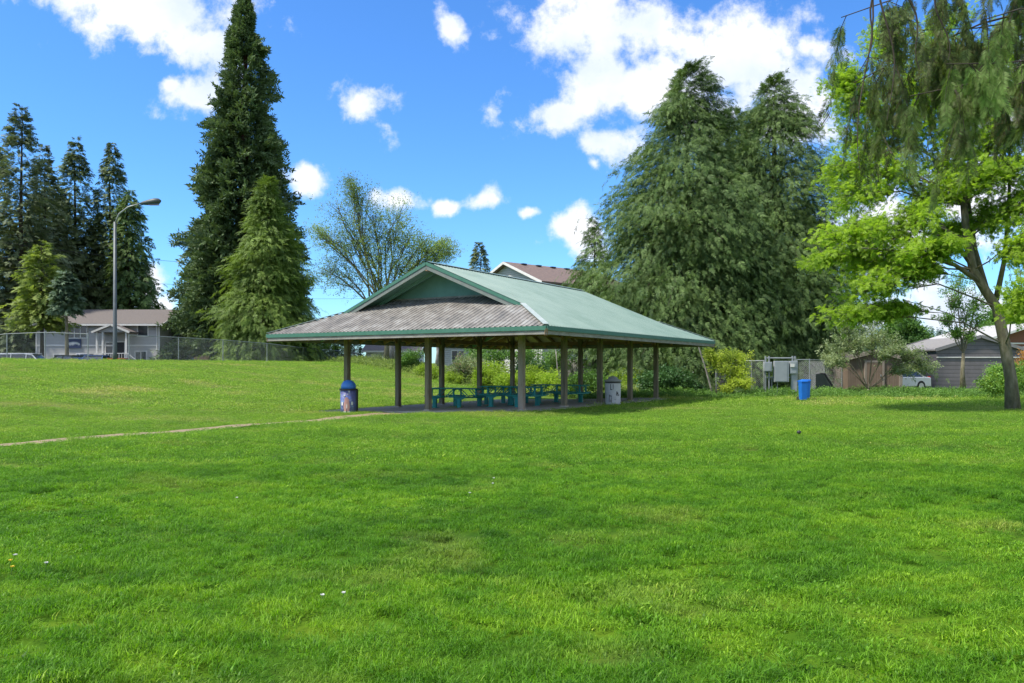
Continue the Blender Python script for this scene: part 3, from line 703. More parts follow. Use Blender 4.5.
# fascia: green drip trim over a weathered board
def fas(a, b_, out_d):
    a = np.array(a); b_ = np.array(b_); o = np.array([out_d[0],out_d[1],0])
    ax = (b_-a)/np.linalg.norm(b_-a)
    MB().beam(a+o*.02+[0,0,-.085], b_+o*.02+[0,0,-.085], .035,.13).build('fascia_trim', M_trimgreen, shel)
    MB().beam(a-o*.012+[0,0,-.20], b_-o*.012+[0,0,-.20], .03,.15).build('fascia_board', M_fascia, shel)
e3 = lambda c: (c[0],c[1],ZE+.01)
fas(e3(c_fr),e3(c_fl),-U); fas(e3(c_fr),e3(c_br),-V); fas(e3(c_br),e3(c_bl),U); fas(e3(c_fl),e3(c_bl),V)
# gables with rake boards
for (tw,tr2,sg) in ((RUN-OV,-.1,-1),(LEN+OV-RUN,LEN+.1,1)):
    zb = ZE+SL*RUN; hw = (zr-zb)/SL
    MB().prism([uv(tw,W/2-hw+.02,zb-.03),uv(tw,W/2+hw-.02,zb-.03),uv(tw,W/2,zr-.09)], (U[0]*.04*-sg,U[1]*.04*-sg,0)).build('gable_panel', M_gable, shel)
    MB().beam(uv(tw+sg*.02,W/2-hw+.2,zb+.03),uv(tw+sg*.02,W/2+hw-.2,zb+.03),.02,.07).build('gable_flashing', M_fascia, shel)
    for s2 in (-1,1):
        e_w = HALF-2.0+.05
        a = np.array(uv(tr2+sg*.03,W/2,zr-.03)); b2 = np.array(uv(tr2+sg*.03,W/2+s2*e_w,zr-SL*e_w-.03))
        MB().beam(a+[0,0,-.02],b2+[0,0,-.02],.04,.11).build('rake_trim', M_trimgreen, shel)
        MB().beam(a+[0,0,-.15]-np.array([U[0]*sg*.02,U[1]*sg*.02,0]),b2+[0,0,-.15]-np.array([U[0]*sg*.02,U[1]*sg*.02,0]),.035,.15).build('rake_board', mat('rake_board_paint',(.13,.165,.15),(.20,.21,.19),.7,5), shel)
for sg,t0_,t1_ in ((-1,-.08,RUN-OV),(1,LEN+OV-RUN,LEN+.08)):
    for s2 in (-1,1):
        e_w = HALF-2.0-.02; a0=uv(t0_,W/2,zr-.105); a1=uv(t1_,W/2,zr-.105); b1_=uv(t1_,W/2+s2*e_w,zr-SL*e_w-.105); b0_=uv(t0_,W/2+s2*e_w,zr-SL*e_w-.105)
        MB().prism([a0,a1,b1_,b0_],(0,0,-.015)).build('gable_soffit', M_gable, shel)
# posts, beams, braces
posts = [(3.05*k,0) for k in range(5)]+[(3.05*k,W) for k in range(5)]+[(0,W/2),(LEN,W/2)]
M_postpale = mat('pale_post_wood', (.36,.30,.25), (.21,.17,.13), .85, 3, .5, 22, (2,2,.5))  # paler wood tone for the front corner post only
for i,(t_,q_) in enumerate(posts):
    z_ = -.22*float(ss(0,8,q_))+.02; p = uv(t_,q_)
    po = MB().box((p[0],p[1],(z_+3.28)/2), (.19,.19,3.28-z_), TH).build('post', M_postpale if i==0 else M_post, shel, bevel=.012)
    if i==0: po['label'] = 'pale corner post'
    MB().box((p[0],p[1],z_+.03), (.26,.26,.05), TH).build('post_base', M_conc, shel)
for (a,b_) in ((( -.1,0),(LEN+.1,0)),((-.1,W),(LEN+.1,W)),((0,-.0),(0,W)),((LEN,0),(LEN,W))):
    off = .0
    MB().beam(uv(*a,3.2),uv(*b_,3.2),.14,.24).build('beam', M_rafter, shel)
    d3 = np.array([V[0],V[1],0])*.12 if a[1]==b_[1] else np.array([U[0],U[1],0])*.12
    MB().beam(np.array(uv(*a,2.66))+d3,np.array(uv(*b_,2.66))+d3,.05,.18).build('tie_beam', M_rafter, shel)
for (t_,q_) in posts:
    for (du,dq) in (((1,0),(-1,0)) if (q_ in (0,W)) else ())+(((0,1),(0,-1)) if t_ in (0,LEN) else ()):
        t2,q2 = t_+du*.62,q_+dq*.62
        if -.05<=t2<=LEN+.05 and -.05<=q2<=W+.05:
            MB().beam(uv(t_+du*.08,q_+dq*.08,2.5),uv(t2,q2,3.08),.05,.12).build('knee_brace', M_rafter, shel)
for t_ in (3.05,6.1,9.15):
    MB().beam(uv(t_,0.1,3.02),uv(t_,W-.1,3.02),.09,.2).build('collar_tie', M_rafter, shel)
    MB().beam(uv(t_,W/2,3.1),uv(t_,W/2,zr-.3),.1,.1).build('king_post', M_rafter, shel)
    for sg in (-1,1): MB().beam(uv(t_,W/2,3.1),uv(t_,W/2+sg*2.0,zr-SL*2-.3),.07,.1).build('web_strut', M_rafter, shel)

# ------------------------------------------------------------------ picnic tables (walk-through, pedestal seats)
def make_table(label):
    t = thing('picnic_table', label, 'picnic table', (0,0,0), group='teal picnic tables under the shelter')
    LN = 2.36
    top = MB()
    for k in range(5): top.box((0,-.33+k*.165,.745),(LN,.15,.035))
    top.build('table_top', M_teal, t, local=True, bevel=.006)
    for sx in (-1.05,0,1.05):
        u_ = MB()
        for y_ in (-.26,.26): u_.box((sx,y_,.56),(.055,.05,.34))
        u_.box((sx,0,.42),(.05,1.1,.05)); u_.box((sx,0,.71),(.05,.62,.03)); u_.build('support_frame', M_teal, t, local=True)
    br = MB()
    for s_ in (-1,1):
        for y_ in (-.1,.1):
            br.beam((s_*.12,y_,.72),(s_*.48,y_,.42),.028,.028); br.beam((s_*.95,y_,.42),(s_*.62,y_,.72),.028,.028)
    br.build('diagonal_brace', M_teal, t, local=True)
    for sx in (-.58,.58):
        for sy in (-1,1):
            s_ = MB()
            for k in (-.075,.075): s_.box((sx,sy*.72+k,.445),(.86,.14,.035))
            s_.build('seat', M_teal, t, local=True, bevel=.006)
            g = MB(); g.prism([(sx-.32,sy*.72-.02,.425),(sx+.32,sy*.72-.02,.425),(sx+.1,sy*.72-.02,.33),(sx-.1,sy*.72-.02,.33)],(0,.04,0))
            g.box((sx,sy*.72,.175),(.16,.09,.35)); g.box((sx,sy*.72,.01),(.3,.24,.02)); g.box((sx,sy*.36,.40),(.06,.72,.05)); g.build('seat_pedestal', M_teal, t, local=True)
    return t
tb0 = make_table('teal picnic table nearest the left side of the shelter')
tlab = ['teal picnic table nearest the left side of the shelter, beside the middle front post','teal picnic table behind the pale corner post','teal picnic table in the back row, left half','teal picnic table in the back row, right half by the far bushes']
tpos = [(3.0,4.75),(3.0,2.1),(6.3,4.5),(6.3,1.9)]
for i,(t_,q_) in enumerate(tpos):
    o = tb0 if i==0 else copy_tree(tb0); p = uv(t_,q_); o.location = (p[0],p[1],-.22*float(ss(0,8,q_))+.035); o.rotation_euler = (0,0,TH+math.pi/2+R((1,-1.5,2,-1)[i])); o['label'] = tlab[i]

# ------------------------------------------------------------------ bins
def strip_on_cyl(mb, c, r, a0, a1, z0, z1, n=6):
    vs=[];fs=[]
    for i in range(n+1):
        a = a0+(a1-a0)*i/n
        for z_ in (z0,z1): vs.append((c[0]+r*math.cos(a),c[1]+r*math.sin(a),c[2]+z_))
    for i in range(n): fs.append((2*i,2*i+2,2*i+3,2*i+1))
    mb.add(vs,fs)
bx_,by_ = 3.96*31.3/31.4, 31.3
wb = thing('litter_bin', 'white round litter bin with grey domed lid and black scribbles beside the shelter post', 'litter bin', (bx_,by_,GZ(bx_,by_)+.02))
c0 = (bx_,by_,GZ(bx_,by_)+.02)
M_binw = mat('bin_white', (.62,.62,.63), (.48,.48,.50), .6, 6); M_bing = mat('bin_lid_grey', (.34,.35,.36), (.26,.27,.28), .5, 5)
MB().lathe(c0,[(.29,0),(.30,.02),(.31,.82),(.32,.84)],28).build('drum', M_binw, wb, smooth=False)
MB().lathe(c0,[(.305,.84),(.305,.90)],28).build('rim_band', M_black, wb)
MB().lathe(c0,[(.34,.90),(.34,.93),(.29,.97),(.20,.99),(.19,1.04),(.13,1.09),(.05,1.11)],28).build('dome_lid', M_bing, wb, smooth=True)
sc_ = MB(); A = -math.pi/2
for (a0,a1,z0,z1) in ((-.45,-.38,.6,.8),(-.12,-.06,.6,.8),(-.45,-.2,.58,.61),(-.6,-.55,.1,.4),(-.3,-.26,.05,.35),(-.55,-.3,.33,.36),(-.42,-.35,.1,.2),(.35,.6,.42,.48),(.32,.45,.36,.52),(.5,.75,.36,.40),(.05,.3,.2,.21)):
    strip_on_cyl(sc_, c0, .3135, A+a0, A+a1, z0, z1)
sc_.build('scribble', M_black, wb)
bx_,by_ = (348.5-512)/F*29.6, 29.6
bb_ = thing('mural_litter_bin', 'blue domed litter bin painted with a pink and white mural', 'litter bin', (bx_,by_,GZ(bx_,by_)))
c0 = (bx_,by_,GZ(bx_,by_))
M_binb = mat('bin_mural_blue', (.07,.16,.50), (.22,.36,.62), .5, 9, c3=(.13,.12,.26)); M_dome = mat('bin_dome_blue', (.05,.20,.62), (.07,.25,.7), .4, 4)
MB().lathe(c0,[(.27,0),(.29,.02),(.30,.84)],24).build('drum', M_binb, bb_, smooth=True)
MB().lathe(c0,[(.335,.82),(.335,.87)],24).build('rim_band', M_black, bb_)
MB().lathe(c0,[(.27,.87),(.275,.95),(.25,1.05),(.19,1.13),(.10,1.18),(.03,1.19)],24).build('dome_lid', M_dome, bb_, smooth=True)
MB().box((c0[0]+.24,c0[1]+.16,c0[2]+.42),(.12,.3,.84)).build('side_panel', M_black, bb_)
mu = MB(); mw = MB()
for (a0,a1,z0,z1) in ((-.3,.25,.38,.5),(-.38,.32,.28,.38),(-.42,.36,.14,.28),(-.36,-.05,.04,.14),(.02,.3,.04,.14),(-.2,.12,.5,.56)): strip_on_cyl(mu,c0,.306,A+a0,A+a1,z0,z1)
for (a0,a1,z0,z1) in ((-.45,-.1,.0,.05),(.05,.4,.0,.05),(-.75,-.5,.26,.38),(.5,.75,.28,.4),(-.06,.04,.16,.3),(-.4,-.2,.6,.66),(.2,.34,.74,.8),(.1,.18,.66,.7)): strip_on_cyl(mw,c0,.308,A+a0,A+a1,z0,z1)
M_mpink = mat('mural_pink', (.55,.30,.26), (.45,.24,.22), .6, 8)
mu.build('mural_paint', M_mpink, bb_); mw.build('mural_highlight', M_white, bb_)
# rolling recycling cart
Yc=35.2; xc=(803-512)/F*Yc
cart = thing('recycling_cart', 'bright blue recycling cart standing on the lawn edge', 'recycling cart', (xc,Yc,GZ(xc,Yc)))
M_cart = mat('cart_blue', (.012,.16,.62), (.01,.13,.52), .45, 4); z_=GZ(xc,Yc)
b4 = lambda w_,d_,zz: [(xc-w_/2,Yc-d_/2,zz),(xc+w_/2,Yc-d_/2,zz),(xc+w_/2,Yc+d_/2,zz),(xc-w_/2,Yc+d_/2,zz)]
MB().add(b4(.24,.33,z_+.03)+b4(.29,.42,z_+.82),[(3,2,1,0),(4,5,6,7),(0,1,5,4),(1,2,6,5),(2,3,7,6),(3,0,4,7)]).build('bin_body', M_cart, cart, bevel=.02)
MB().add(b4(.32,.46,z_+.825)+b4(.28,.40,z_+.90),[(3,2,1,0),(4,5,6,7),(0,1,5,4),(1,2,6,5),(2,3,7,6),(3,0,4,7)]).build('lid', M_cart, cart, bevel=.015)
for s_ in (-1,1): MB().tube([(xc+s_*.15,Yc+.2,z_+.09),(xc+s_*.19,Yc+.2,z_+.09)],.09,14).build('wheel', M_tire, cart)
MB().tube([(xc-.17,Yc+.27,z_+.85),(xc+.17,Yc+.27,z_+.85)],.014,8).build('handle', M_cart, cart)
cart2 = copy_tree(cart); cart2.location = ((805.6-512)/F*36.3,36.3,GZ(13.3,36.3)); cart2.rotation_euler=(0,0,.12); cart2['label']='second blue recycling cart half hidden behind the first'
cart['group']=cart2['group']='blue recycling carts'

# ------------------------------------------------------------------ utility cabinets on a frame
Yq=40.4
def rect_px(mb, x0,x1,y0,y1,Y,d): a=P(x0,y1,Y); b_=P(x1,y0,Y); mb.box(((a[0]+b_[0])/2,Y,(a[2]+b_[2])/2),(b_[0]-a[0],d,b_[2]-a[2])); return mb
cabX = (781-512)/F*Yq
cab = thing('utility_cabinet_rack', 'grey electrical cabinets mounted on a steel post frame', 'utility cabinet', (cabX,Yq,0))
M_cab = mat('cabinet_grey', (.33,.36,.38), (.27,.30,.32), .5, 3); M_steel = M_fence
for x_ in (765.5,769,792.5,795): 
    a=P(x_,356,Yq); MB().tube([(a[0],Yq,-.1),(a[0],Yq,a[2])],.045,10).build('frame_post', M_steel, cab)
for x_ in (772.5,778): a=P(x_,384,Yq); MB().tube([(a[0],Yq+.1,-.1),(a[0],Yq+.1,a[2]+.3)],.03,8).build('conduit', M_steel, cab)
for y_ in (358,377.5): a=P(765,y_,Yq); b_=P(796,y_,Yq); MB().tube([tuple(a),tuple(b_)],.035,8).build('frame_rail', M_steel, cab)
for (x0,x1,y0,y1,d) in ((774,788,361,382,.3),(763.5,771.5,362,371.5,.22),(789.5,797,361,374,.22)):
    bo = rect_px(MB(),x0,x1,y0,y1,Yq-.12,d).build('cabinet', M_cab, cab, bevel=.015)
    rect_px(MB(),x0+.8,x1-.8,y0+.8,y1-.8,Yq-.12-d/2-.01,.02).build('cabinet_door', M_cab, bo)
rect_px(MB(),790.5,794.5,364,367,Yq-.27,.04).build('meter', M_white, cab)
rect_px(MB(),791,796.5,373,396,Yq-.1,.12).build('riser_duct', M_cab, cab)
# dark lean-to
Yk=42.0
pts=[P(811,393,Yk),P(812,374,Yk),P(824,374,Yk),P(836,392.5,Yk)]
ln = thing('compost_shed','low dark lean-to with one sloping side behind the wire fence','shed',(pts[0][0],Yk,0))
M_darkg = mat('dark_green_panel',(.018,.03,.026),(.03,.04,.035),.7,4)
MB().prism([tuple(p) for p in pts],(0,1.2,0)).build('side_wall',M_darkg,ln)
MB().beam(pts[2]+[0.03,.6,.04],pts[3]+[.03,.6,.04],1.3,.05).build('sloping_roof',M_black,ln)

# ------------------------------------------------------------------ chain-link fences
def chainlink(label, pts, h, group=None, spacing=.11, wire=.0035, post_r=.035, gate=None):
    pts=[np.array(p,float) for p in pts]; z0=GZ(*pts[0]); f=thing('chain_link_fence',label,'fence',(pts[0][0],pts[0][1],z0),group=group)
    for i,p in enumerate(pts):
        z_=GZ(*p); MB().tube([(p[0],p[1],z_-.1),(p[0],p[1],z_+h+.04)],post_r,10).build('fence_post',M_fence,f)
    for a,b_ in zip(pts[:-1],pts[1:]):
        za,zb=GZ(*a),GZ(*b_)
        MB().tube([(a[0],a[1],za+h),(b_[0],b_[1],zb+h)],post_r*.75,8).build('top_rail',M_fence,f)
        Ls=np.linalg.norm(b_-a); mb=MB(); hh=h-.05; n=int((Ls+hh)/spacing)
        for sg in (0,1):
            for k in range(n+1):
                s0=k*spacing-hh; 
                # diagonal from (s0,0) to (s0+hh,hh), clipped
                sa,zz0=(s0,0.) if s0>=0 else (0.,-s0); sb,zz1=(s0+hh,hh) if s0+hh<=Ls else (Ls,Ls-s0)
                if sb<=sa: continue
                if sg: sa,sb=Ls-sa,Ls-sb
                q0=a+(b_-a)*sa/Ls; q1=a+(b_-a)*sb/Ls
                mb.tube([(q0[0],q0[1],za+(zb-za)*sa/Ls+.03+zz0),(q1[0],q1[1],za+(zb-za)*sb/Ls+.03+zz1)],wire,3,False)
        mb.build('wire_mesh',M_fence,f)
    return f
def XY(px,Y): return ((px-512)/F*Y,Y)
chainlink('left chain-link fence at the hill crest by the street lamp',[XY(-70,52),XY(-27,52.6),XY(7,53.1),XY(45,53.6),XY(88,54.2)],1.83,'chain-link fences on the hill',wire=.003)
chainlink('long chain-link fence along the hill crest running to the hedge',[XY(129,57.6),XY(178.5,62),XY(223,67),XY(267,72.3),XY(303,77.5),XY(334,82),XY(358,86)],1.83,'chain-link fences on the hill',wire=.003)
chainlink('wire fence beside the grey cabinets and the blue carts',[XY(797,41),XY(809.5,41),XY(824.5,43.5),XY(842,45)],1.85,wire=.004,post_r=.03)
chainlink('wire fence between the yellow shrub and the cabinets',[XY(716,43),XY(751.5,41.6),XY(764,41)],1.85,wire=.004,post_r=.03)

# ------------------------------------------------------------------ street lamp, wires
lx,ly=XY(115,58.3); lz=GZ(lx,ly)
lamp=thing('street_lamp','tall grey street lamp with one curved arm at the fence gap','street lamp',(lx,ly,lz))
topz=P(115,222,58.3)[2]
MB().tube([(lx,ly,lz-.1),(lx,ly,lz+.5),(lx,ly,topz)],[.17,.145,.10],12).build('pole',mat('lamp_pole_metal',(.085,.10,.105),(.12,.135,.14),.5,3,metal=.3),lamp,smooth=True)
arm=[P(115,224,58.3),P(119,214,58.3),P(128,207,58.3),P(141,203.3,58.3)]
MB().tube([tuple(p) for p in arm],[.07,.06,.05,.045],8).build('arm',M_fence,lamp,smooth=True)
hd=MB(); a=P(140,203.6,58.3); b_=P(161,200.8,58.3); n=10
hd.tube([tuple(a+(b_-a)*f) for f in (0,.15,.4,.7,.9,1)],[.06,.13,.2,.25,.2,.06],12); M_hd=mat('lamp_head_metal',(.06,.08,.07),(.05,.06,.06),.5,4)
ho=hd.build('lamp_head',M_hd,lamp,smooth=True)
MB().box(tuple(a+(b_-a)*.65+np.array([0,0,-.2])),(.7,.3,.08)).build('lens',M_glass,ho)
for k,(pa,pb,lb) in enumerate((((-60,262,92),(420,285,120),'upper overhead power line crossing behind the lamp'),((-60,270,90),(430,296,118),'lower overhead power line crossing behind the lamp'),((-60,232,80),(360,262,110),'highest overhead line through the left conifers'))):
    A_=P(*pa); B_=P(*pb); m=MB(); m.tube([tuple(A_+(B_-A_)*f-np.array([0,0,1.5*4*f*(1-f)])) for f in np.linspace(0,1,18)],.02,4)
    tag(m.build('power_line',M_black),lb,'power line','overhead power lines')

# ------------------------------------------------------------------ buildings
def rot2(v,a): return (v[0]*math.cos(a)-v[1]*math.sin(a), v[0]*math.sin(a)+v[1]*math.cos(a))
class House:
    """local frame: x along the facade, y into depth (front at y=0), z up"""
    def __init__(s,name,label,loc,rz,Wd,D,hw,pitch,ridge,m_wall,m_roof,ov=.5,m_trim=None,cat='house',th=.18):
        s.t=thing(name,label,cat,loc,rz); s.Wd,s.D,s.hw=Wd,D,hw; s.mt=m_trim or M_white
        if ridge=='x':
            zr_=hw+pitch*D/2; poly=[(0,0,0),(0,D,0),(0,D,hw),(0,D/2,zr_),(0,0,hw)]; MB().prism(poly,(Wd,0,0)).build('wall',m_wall,s.t,local=True)
            for sg,nm in ((0,'roof'),(1,'roof')):
                y0,z0=(-ov,hw-pitch*ov) if sg==0 else (D+ov,hw-pitch*ov)
                pr=[(-ov,y0,z0+.02),(-ov,D/2,zr_+.02),(-ov,D/2,zr_+.02+th),(-ov,y0,z0+.02+th)]
                MB().prism(pr,(Wd+2*ov,0,0)).build('roof',m_roof,s.t,local=True)
                MB().box((Wd/2,y0-(.03 if sg==0 else -.03),z0+.06),(Wd+2*ov,.04,.2)).build('gutter',s.mt,s.t,local=True)
                for xx in (-ov-.02,Wd+ov+.02): MB().beam((xx,y0,z0+.08),(xx,D/2,zr_+.08),.035,.22).build('barge_board',s.mt,s.t,local=True)
        else:
            zr_=hw+pitch*Wd/2; poly=[(0,0,0),(Wd,0,0),(Wd,0,hw),(Wd/2,0,zr_),(0,0,hw)]; MB().prism(poly,(0,D,0)).build('wall',m_wall,s.t,local=True)
            for sg in (0,1):
                x0=-ov if sg==0 else Wd+ov; z0=hw-pitch*ov
                pr=[(x0,-ov,z0+.02),(Wd/2,-ov,zr_+.02),(Wd/2,-ov,zr_+.02+th),(x0,-ov,z0+.02+th)]
                MB().prism(pr,(0,D+2*ov,0)).build('roof',m_roof,s.t,local=True)
                for yy in (-ov-.02,D+ov+.02): MB().beam((x0,yy,z0+.08),(Wd/2,yy,zr_+.08),.035,.22).build('barge_board',s.mt,s.t,local=True)
        s.zr=zr_
    def win(s,x,z,w,h,mull=1,side=0,y=0):
        fr=MB(); d=.06
        T=(lambda a,b,c:(a,y+b,c)) if side==0 else ((lambda a,b,c:(s.Wd-b,a,c)) if side==1 else (lambda a,b,c:(b,a,c)))
        def bx(x0,x1,z0,z1,dd):
            p=[T(x0,-dd,z0),T(x1,-dd,z0),T(x1,-dd,z1),T(x0,-dd,z1)]; e=np.subtract(T(0,.0,0),T(0,-dd,0)); fr.prism(p,tuple(e))
        bx(x-w/2-.1,x+w/2+.1,z-h/2-.1,z-h/2,d);bx(x-w/2-.1,x+w/2+.1,z+h/2,z+h/2+.1,d);bx(x-w/2-.1,x-w/2,z-h/2,z+h/2,d);bx(x+w/2,x+w/2+.1,z-h/2,z+h/2,d)
        for k in range(1,mull+1):
            xm=x-w/2+w*k/(mull+1); bx(xm-.04,xm+.04,z-h/2,z+h/2,d*.8)
        f=fr.build('window',s.mt,s.t,local=True)
        g=MB(); p=[T(x-w/2,-.012,z-h/2),T(x+w/2,-.012,z-h/2),T(x+w/2,-.012,z+h/2),T(x-w/2,-.012,z+h/2)]; g.add(p,[(0,1,2,3)]); g.build('pane',M_glass,f,local=True)
    def door(s,x,z0,w,h,m,y=0):
        d=MB().box((x,y-.03,z0+h/2),(w,.06,h)).build('door',m,s.t,local=True)
        MB().box((x+w*.38,y-.09,z0+1.0),(.05,.06,.12)).build('handle',M_chrome,d,local=True)
        fr=MB()
        for sx in (-1,1): fr.box((x+sx*(w/2+.06),y-.035,z0+h/2),(.12,.07,h))
        fr.box((x,y-.035,z0+h+.06),(w+.24,.07,.12)); fr.build('door_frame',s.mt,s.t,local=True)
M_shingle=mat('brown_shingle',(.17,.148,.135), (.11,.095,.088),.9,9,.5,40,(1,1,1))
M_shingle2=mat('reddish_shingle',(.22,.155,.13),(.13,.10,.09),.9,5,.5,40)
M_house1=siding('grey_house_siding',(.48,.47,.45),(.42,.41,.40),.15)
M_house2=siding('pale_house_siding',(.55,.54,.52),(.48,.47,.45),.2)
M_garage=siding('charcoal_garage_siding',(.15,.14,.15),(.105,.10,.105),.28,dark=.45)
M_brick=mat('red_brown_siding',(.25,.11,.07),(.18,.08,.055),.85,8,.3,20)
# left house (split level)
Yl=84; ax=XY(36,Yl); zl=.85
h1=House('split_level_house','grey two-storey house with brown roof, gabled porch and navy banner',(ax[0],Yl,zl),0,13.0,9,5.25,.36,'x',M_house1,M_shingle,.55)
def lx_(px): return (px-512)/F*Yl-ax[0]
def lz_(py): return CH+(YH-py)/F*Yl-zl
h1.win(lx_(77.5),lz_(330.5),1.9,1.5,2); h1.win(lx_(143),lz_(330),1.0,1.25,0); h1.win(lx_(148.5),lz_(330),.55,1.25,0) if 0 else None
h1.win(lx_(141),lz_(356),1.1,.9,1); h1.win(lx_(95),lz_(360),1.4,.8,1); h1.win(lx_(60),lz_(359),1.2,.9,1)
MB().box((6.5,-.03,lz_(345.5)),(13.04,.05,.16)).build('trim_band',M_white,h1.t,local=True)
for xx in (.06,12.94): MB().box((xx,-.03,2.6),(.14,.06,5.2)).build('corner_board',M_white,h1.t,local=True)
MB().box((lx_(157.5)+.0,-.12,2.5),(.1,.1,5.0)).build('downpipe',M_white,h1.t,local=True)
# porch
pc=lx_(121); pz=lz_(340)
pr=MB(); 
for sg in (-1,1):
    pr.prism([(pc,-2.2,lz_(326)),(pc+sg*1.9,-2.2,lz_(333.5)),(pc+sg*1.9,-2.2,lz_(333.5)+.12),(pc,-2.2,lz_(326)+.12)],(0,2.4,0))
pr.build('porch_roof',M_shingle,h1.t,local=True)
MB().prism([(pc-1.55,-2.05,lz_(333)),(pc+1.55,-2.05,lz_(333)),(pc,-2.05,lz_(327))],(0,.06,0)).build('porch_gable',M_house1,h1.t,local=True)
for sg in (-1,1): MB().beam((pc,-2.23,lz_(325.7)),(pc+sg*1.95,-2.23,lz_(333.3)),.05,.2).build('porch_barge_board',M_white,h1.t,local=True)
for xx in (pc-1.5,pc+1.5,pc-.9): MB().box((xx,-1.95,lz_(333)/2),(.18,.18,lz_(333))).build('porch_post',M_white,h1.t,local=True)
MB().box((pc,-1.1,.6),(3.6,2.1,1.2)).build('porch_deck',M_conc,h1.t,local=True)
rl=MB(); rl.box((pc,-2.1,2.1),(3.4,.05,.07)); 
for k in range(13): rl.box((pc-1.65+k*.275,-2.1,1.65),(.04,.04,.9))
rl.build('porch_railing',M_white,h1.t,local=True)
st=MB(); st.beam((pc+1.7,-2.1,2.1),(pc+3.2,-2.1,.9),.05,.07); st.beam((pc+1.7,-2.1,1.3),(pc+3.2,-2.1,.1),.05,.2); st.build('stair_rail',M_white,h1.t,local=True)
h1.door(lx_(120),1.2,.95,2.1,M_black); h1.win(lx_(109.5),2.4,.7,1.7,0)
bn=thing('navy_banner','navy banner with a white and grey bird emblem on the grey house wall','banner',(ax[0]+lx_(74.5),Yl-.1,zl+lz_(343.7)))
M_navy=mat('banner_navy',(.010,.022,.09),(.014,.03,.11),.7,3); M_bgrey=mat('banner_grey',(.45,.48,.52),(.4,.43,.47),.7,3)
bw,bh=1.52,.98
MB().box((0,0,0),(bw,.03,bh)).build('cloth',M_navy,bn,local=True)
em=[(-.64,-.05),(-.5,.13),(-.1,.2),(.3,.17),(.58,.06),(.64,-.1),(.5,-.2),(.4,-.08),(.1,-.06),(-.1,-.2),(-.3,-.12),(-.35,-.22),(-.5,-.14)]
MB().prism([(x_,-.02,z_) for x_,z_ in em],(0,-.006,0)).build('emblem',M_bgrey,bn,local=True)
em2=[(-.4,.02),(-.1,.1),(.3,.08),(.5,0),(.2,.02),(-.1,-.02)]
MB().prism([(x_,-.03,z_) for x_,z_ in em2],(0,-.006,0)).build('emblem_highlight',M_white,bn,local=True)
MB().box((.34,-.036,.045),(.07,.01,.05)).build('emblem_eye',mat('banner_green',(.15,.5,.05),(.14,.45,.05),.6,3),bn,local=True)
# small house/garage roof right of it
Ys=105; a=XY(156,Ys); s1_=House('tan_roof_house','low house with pinkish tan hip-like roof right of the grey house',(a[0],Ys,.85),0,5.2,7,2.1,.28,'x',mat('tan_wall',(.30,.25,.2),(.25,.2,.17),.8,2),mat('tan_roof',(.42,.33,.28),(.36,.28,.24),.85,4,.3,30),.6); s1_.win(1.5,1.2,1,1)
a=XY(-10,104); s2_=House('pale_side_house','pale house mostly hidden behind the left conifers',(a[0],104,.85),0,8,8,3.2,.4,'x',M_house2,M_shingle,.5); s2_.win(3,1.8,1.4,1.2); s2_.win(6,1.8,1.2,1.2)
# board fence in the distance
def boardfence(label,p0,p1,h,m,z0=None,bw=.145,name='board_fence'):
    p0=np.array(p0);p1=np.array(p1); z=GZ(*p0) if z0 is None else z0; f=thing(name,label,'fence',(p0[0],p0[1],z)); L_=np.linalg.norm(p1-p0); a_=math.atan2(p1[1]-p0[1],p1[0]-p0[0]); n=int(L_/bw); mb=MB(); r=np.random.default_rng(int(abs(p0[0])*10)+3)
    for k in range(n):
        c=p0+(p1-p0)*(k+.5)/n; hh=h+r.normal()*.015; mb.box((c[0],c[1],z+hh/2),(bw-.012,.02,hh),a_)
    mb.build('boards',m,f)
    off=np.array([-math.sin(a_),math.cos(a_)])*.045
    for zz in (.35,h-.3): MB().beam((p0[0]+off[0],p0[1]+off[1],z+zz),(p1[0]+off[0],p1[1]+off[1],z+zz),.05,.09).build('rail',m,f)
    k=0
    while k*2.4<=L_:
        c=p0+(p1-p0)*min(1,k*2.4/L_)+off*2; MB().box((c[0],c[1],z+h/2),(.1,.1,h),a_).build('fence_post',m,f); k+=1
M_fb=siding('tan_board',(.27,.20,.15),(.2,.15,.11),.14,'XY')
boardfence('brown board fence seen through the chain-link left of the hedge',XY(188,96),XY(250,96),2.2,M_fb,.85)
boardfence('grey board wall behind the garden shrubs beyond the shelter',XY(556,60),XY(690,54),1.75,mat('grey_board',(.30,.29,.27),(.22,.21,.2),.85,5),.35)
boardfence('pale board fence behind the yellow shrub and the cabinets',XY(690,52),XY(800,51),1.95,M_palefence,.1)
boardfence('pale board fence behind the grey-green shrub, right of the cabinets',XY(800,50.5),XY(860,49),1.95,M_palefence,.05)
# house behind shelter roof
Yp=72; pk=P(508,262,Yp); zg=GZ(pk[0],Yp)
a_h=R(-50)
hw_=4.6
hloc=(pk[0]-hw_*math.cos(a_h), Yp-hw_*math.sin(a_h), zg)
pit=.42; hh=pk[2]-zg-pit*hw_-.2
h3=House('tall_gabled_house','tall pale house with weathered brown roof behind the shelter',hloc,a_h,2*hw_,11,hh,pit,'y',M_house2,M_shingle2,.55)
h3.win(1.6,2.0,1.2,1.3); h3.win(4.6,2.2,1.6,1.2); h3.win(7.4,2.0,1.2,1.3); h3.win(3,5.2,1.3,1.2); h3.win(6.2,5.2,1.3,1.2)
for k in range(5):
    MB().box((hw_+.45,1.5+k*1.8,h3.zr-pit*.45+.27),(.3,.5,.12)).build('roof_vent',M_black,h3.t,local=True)
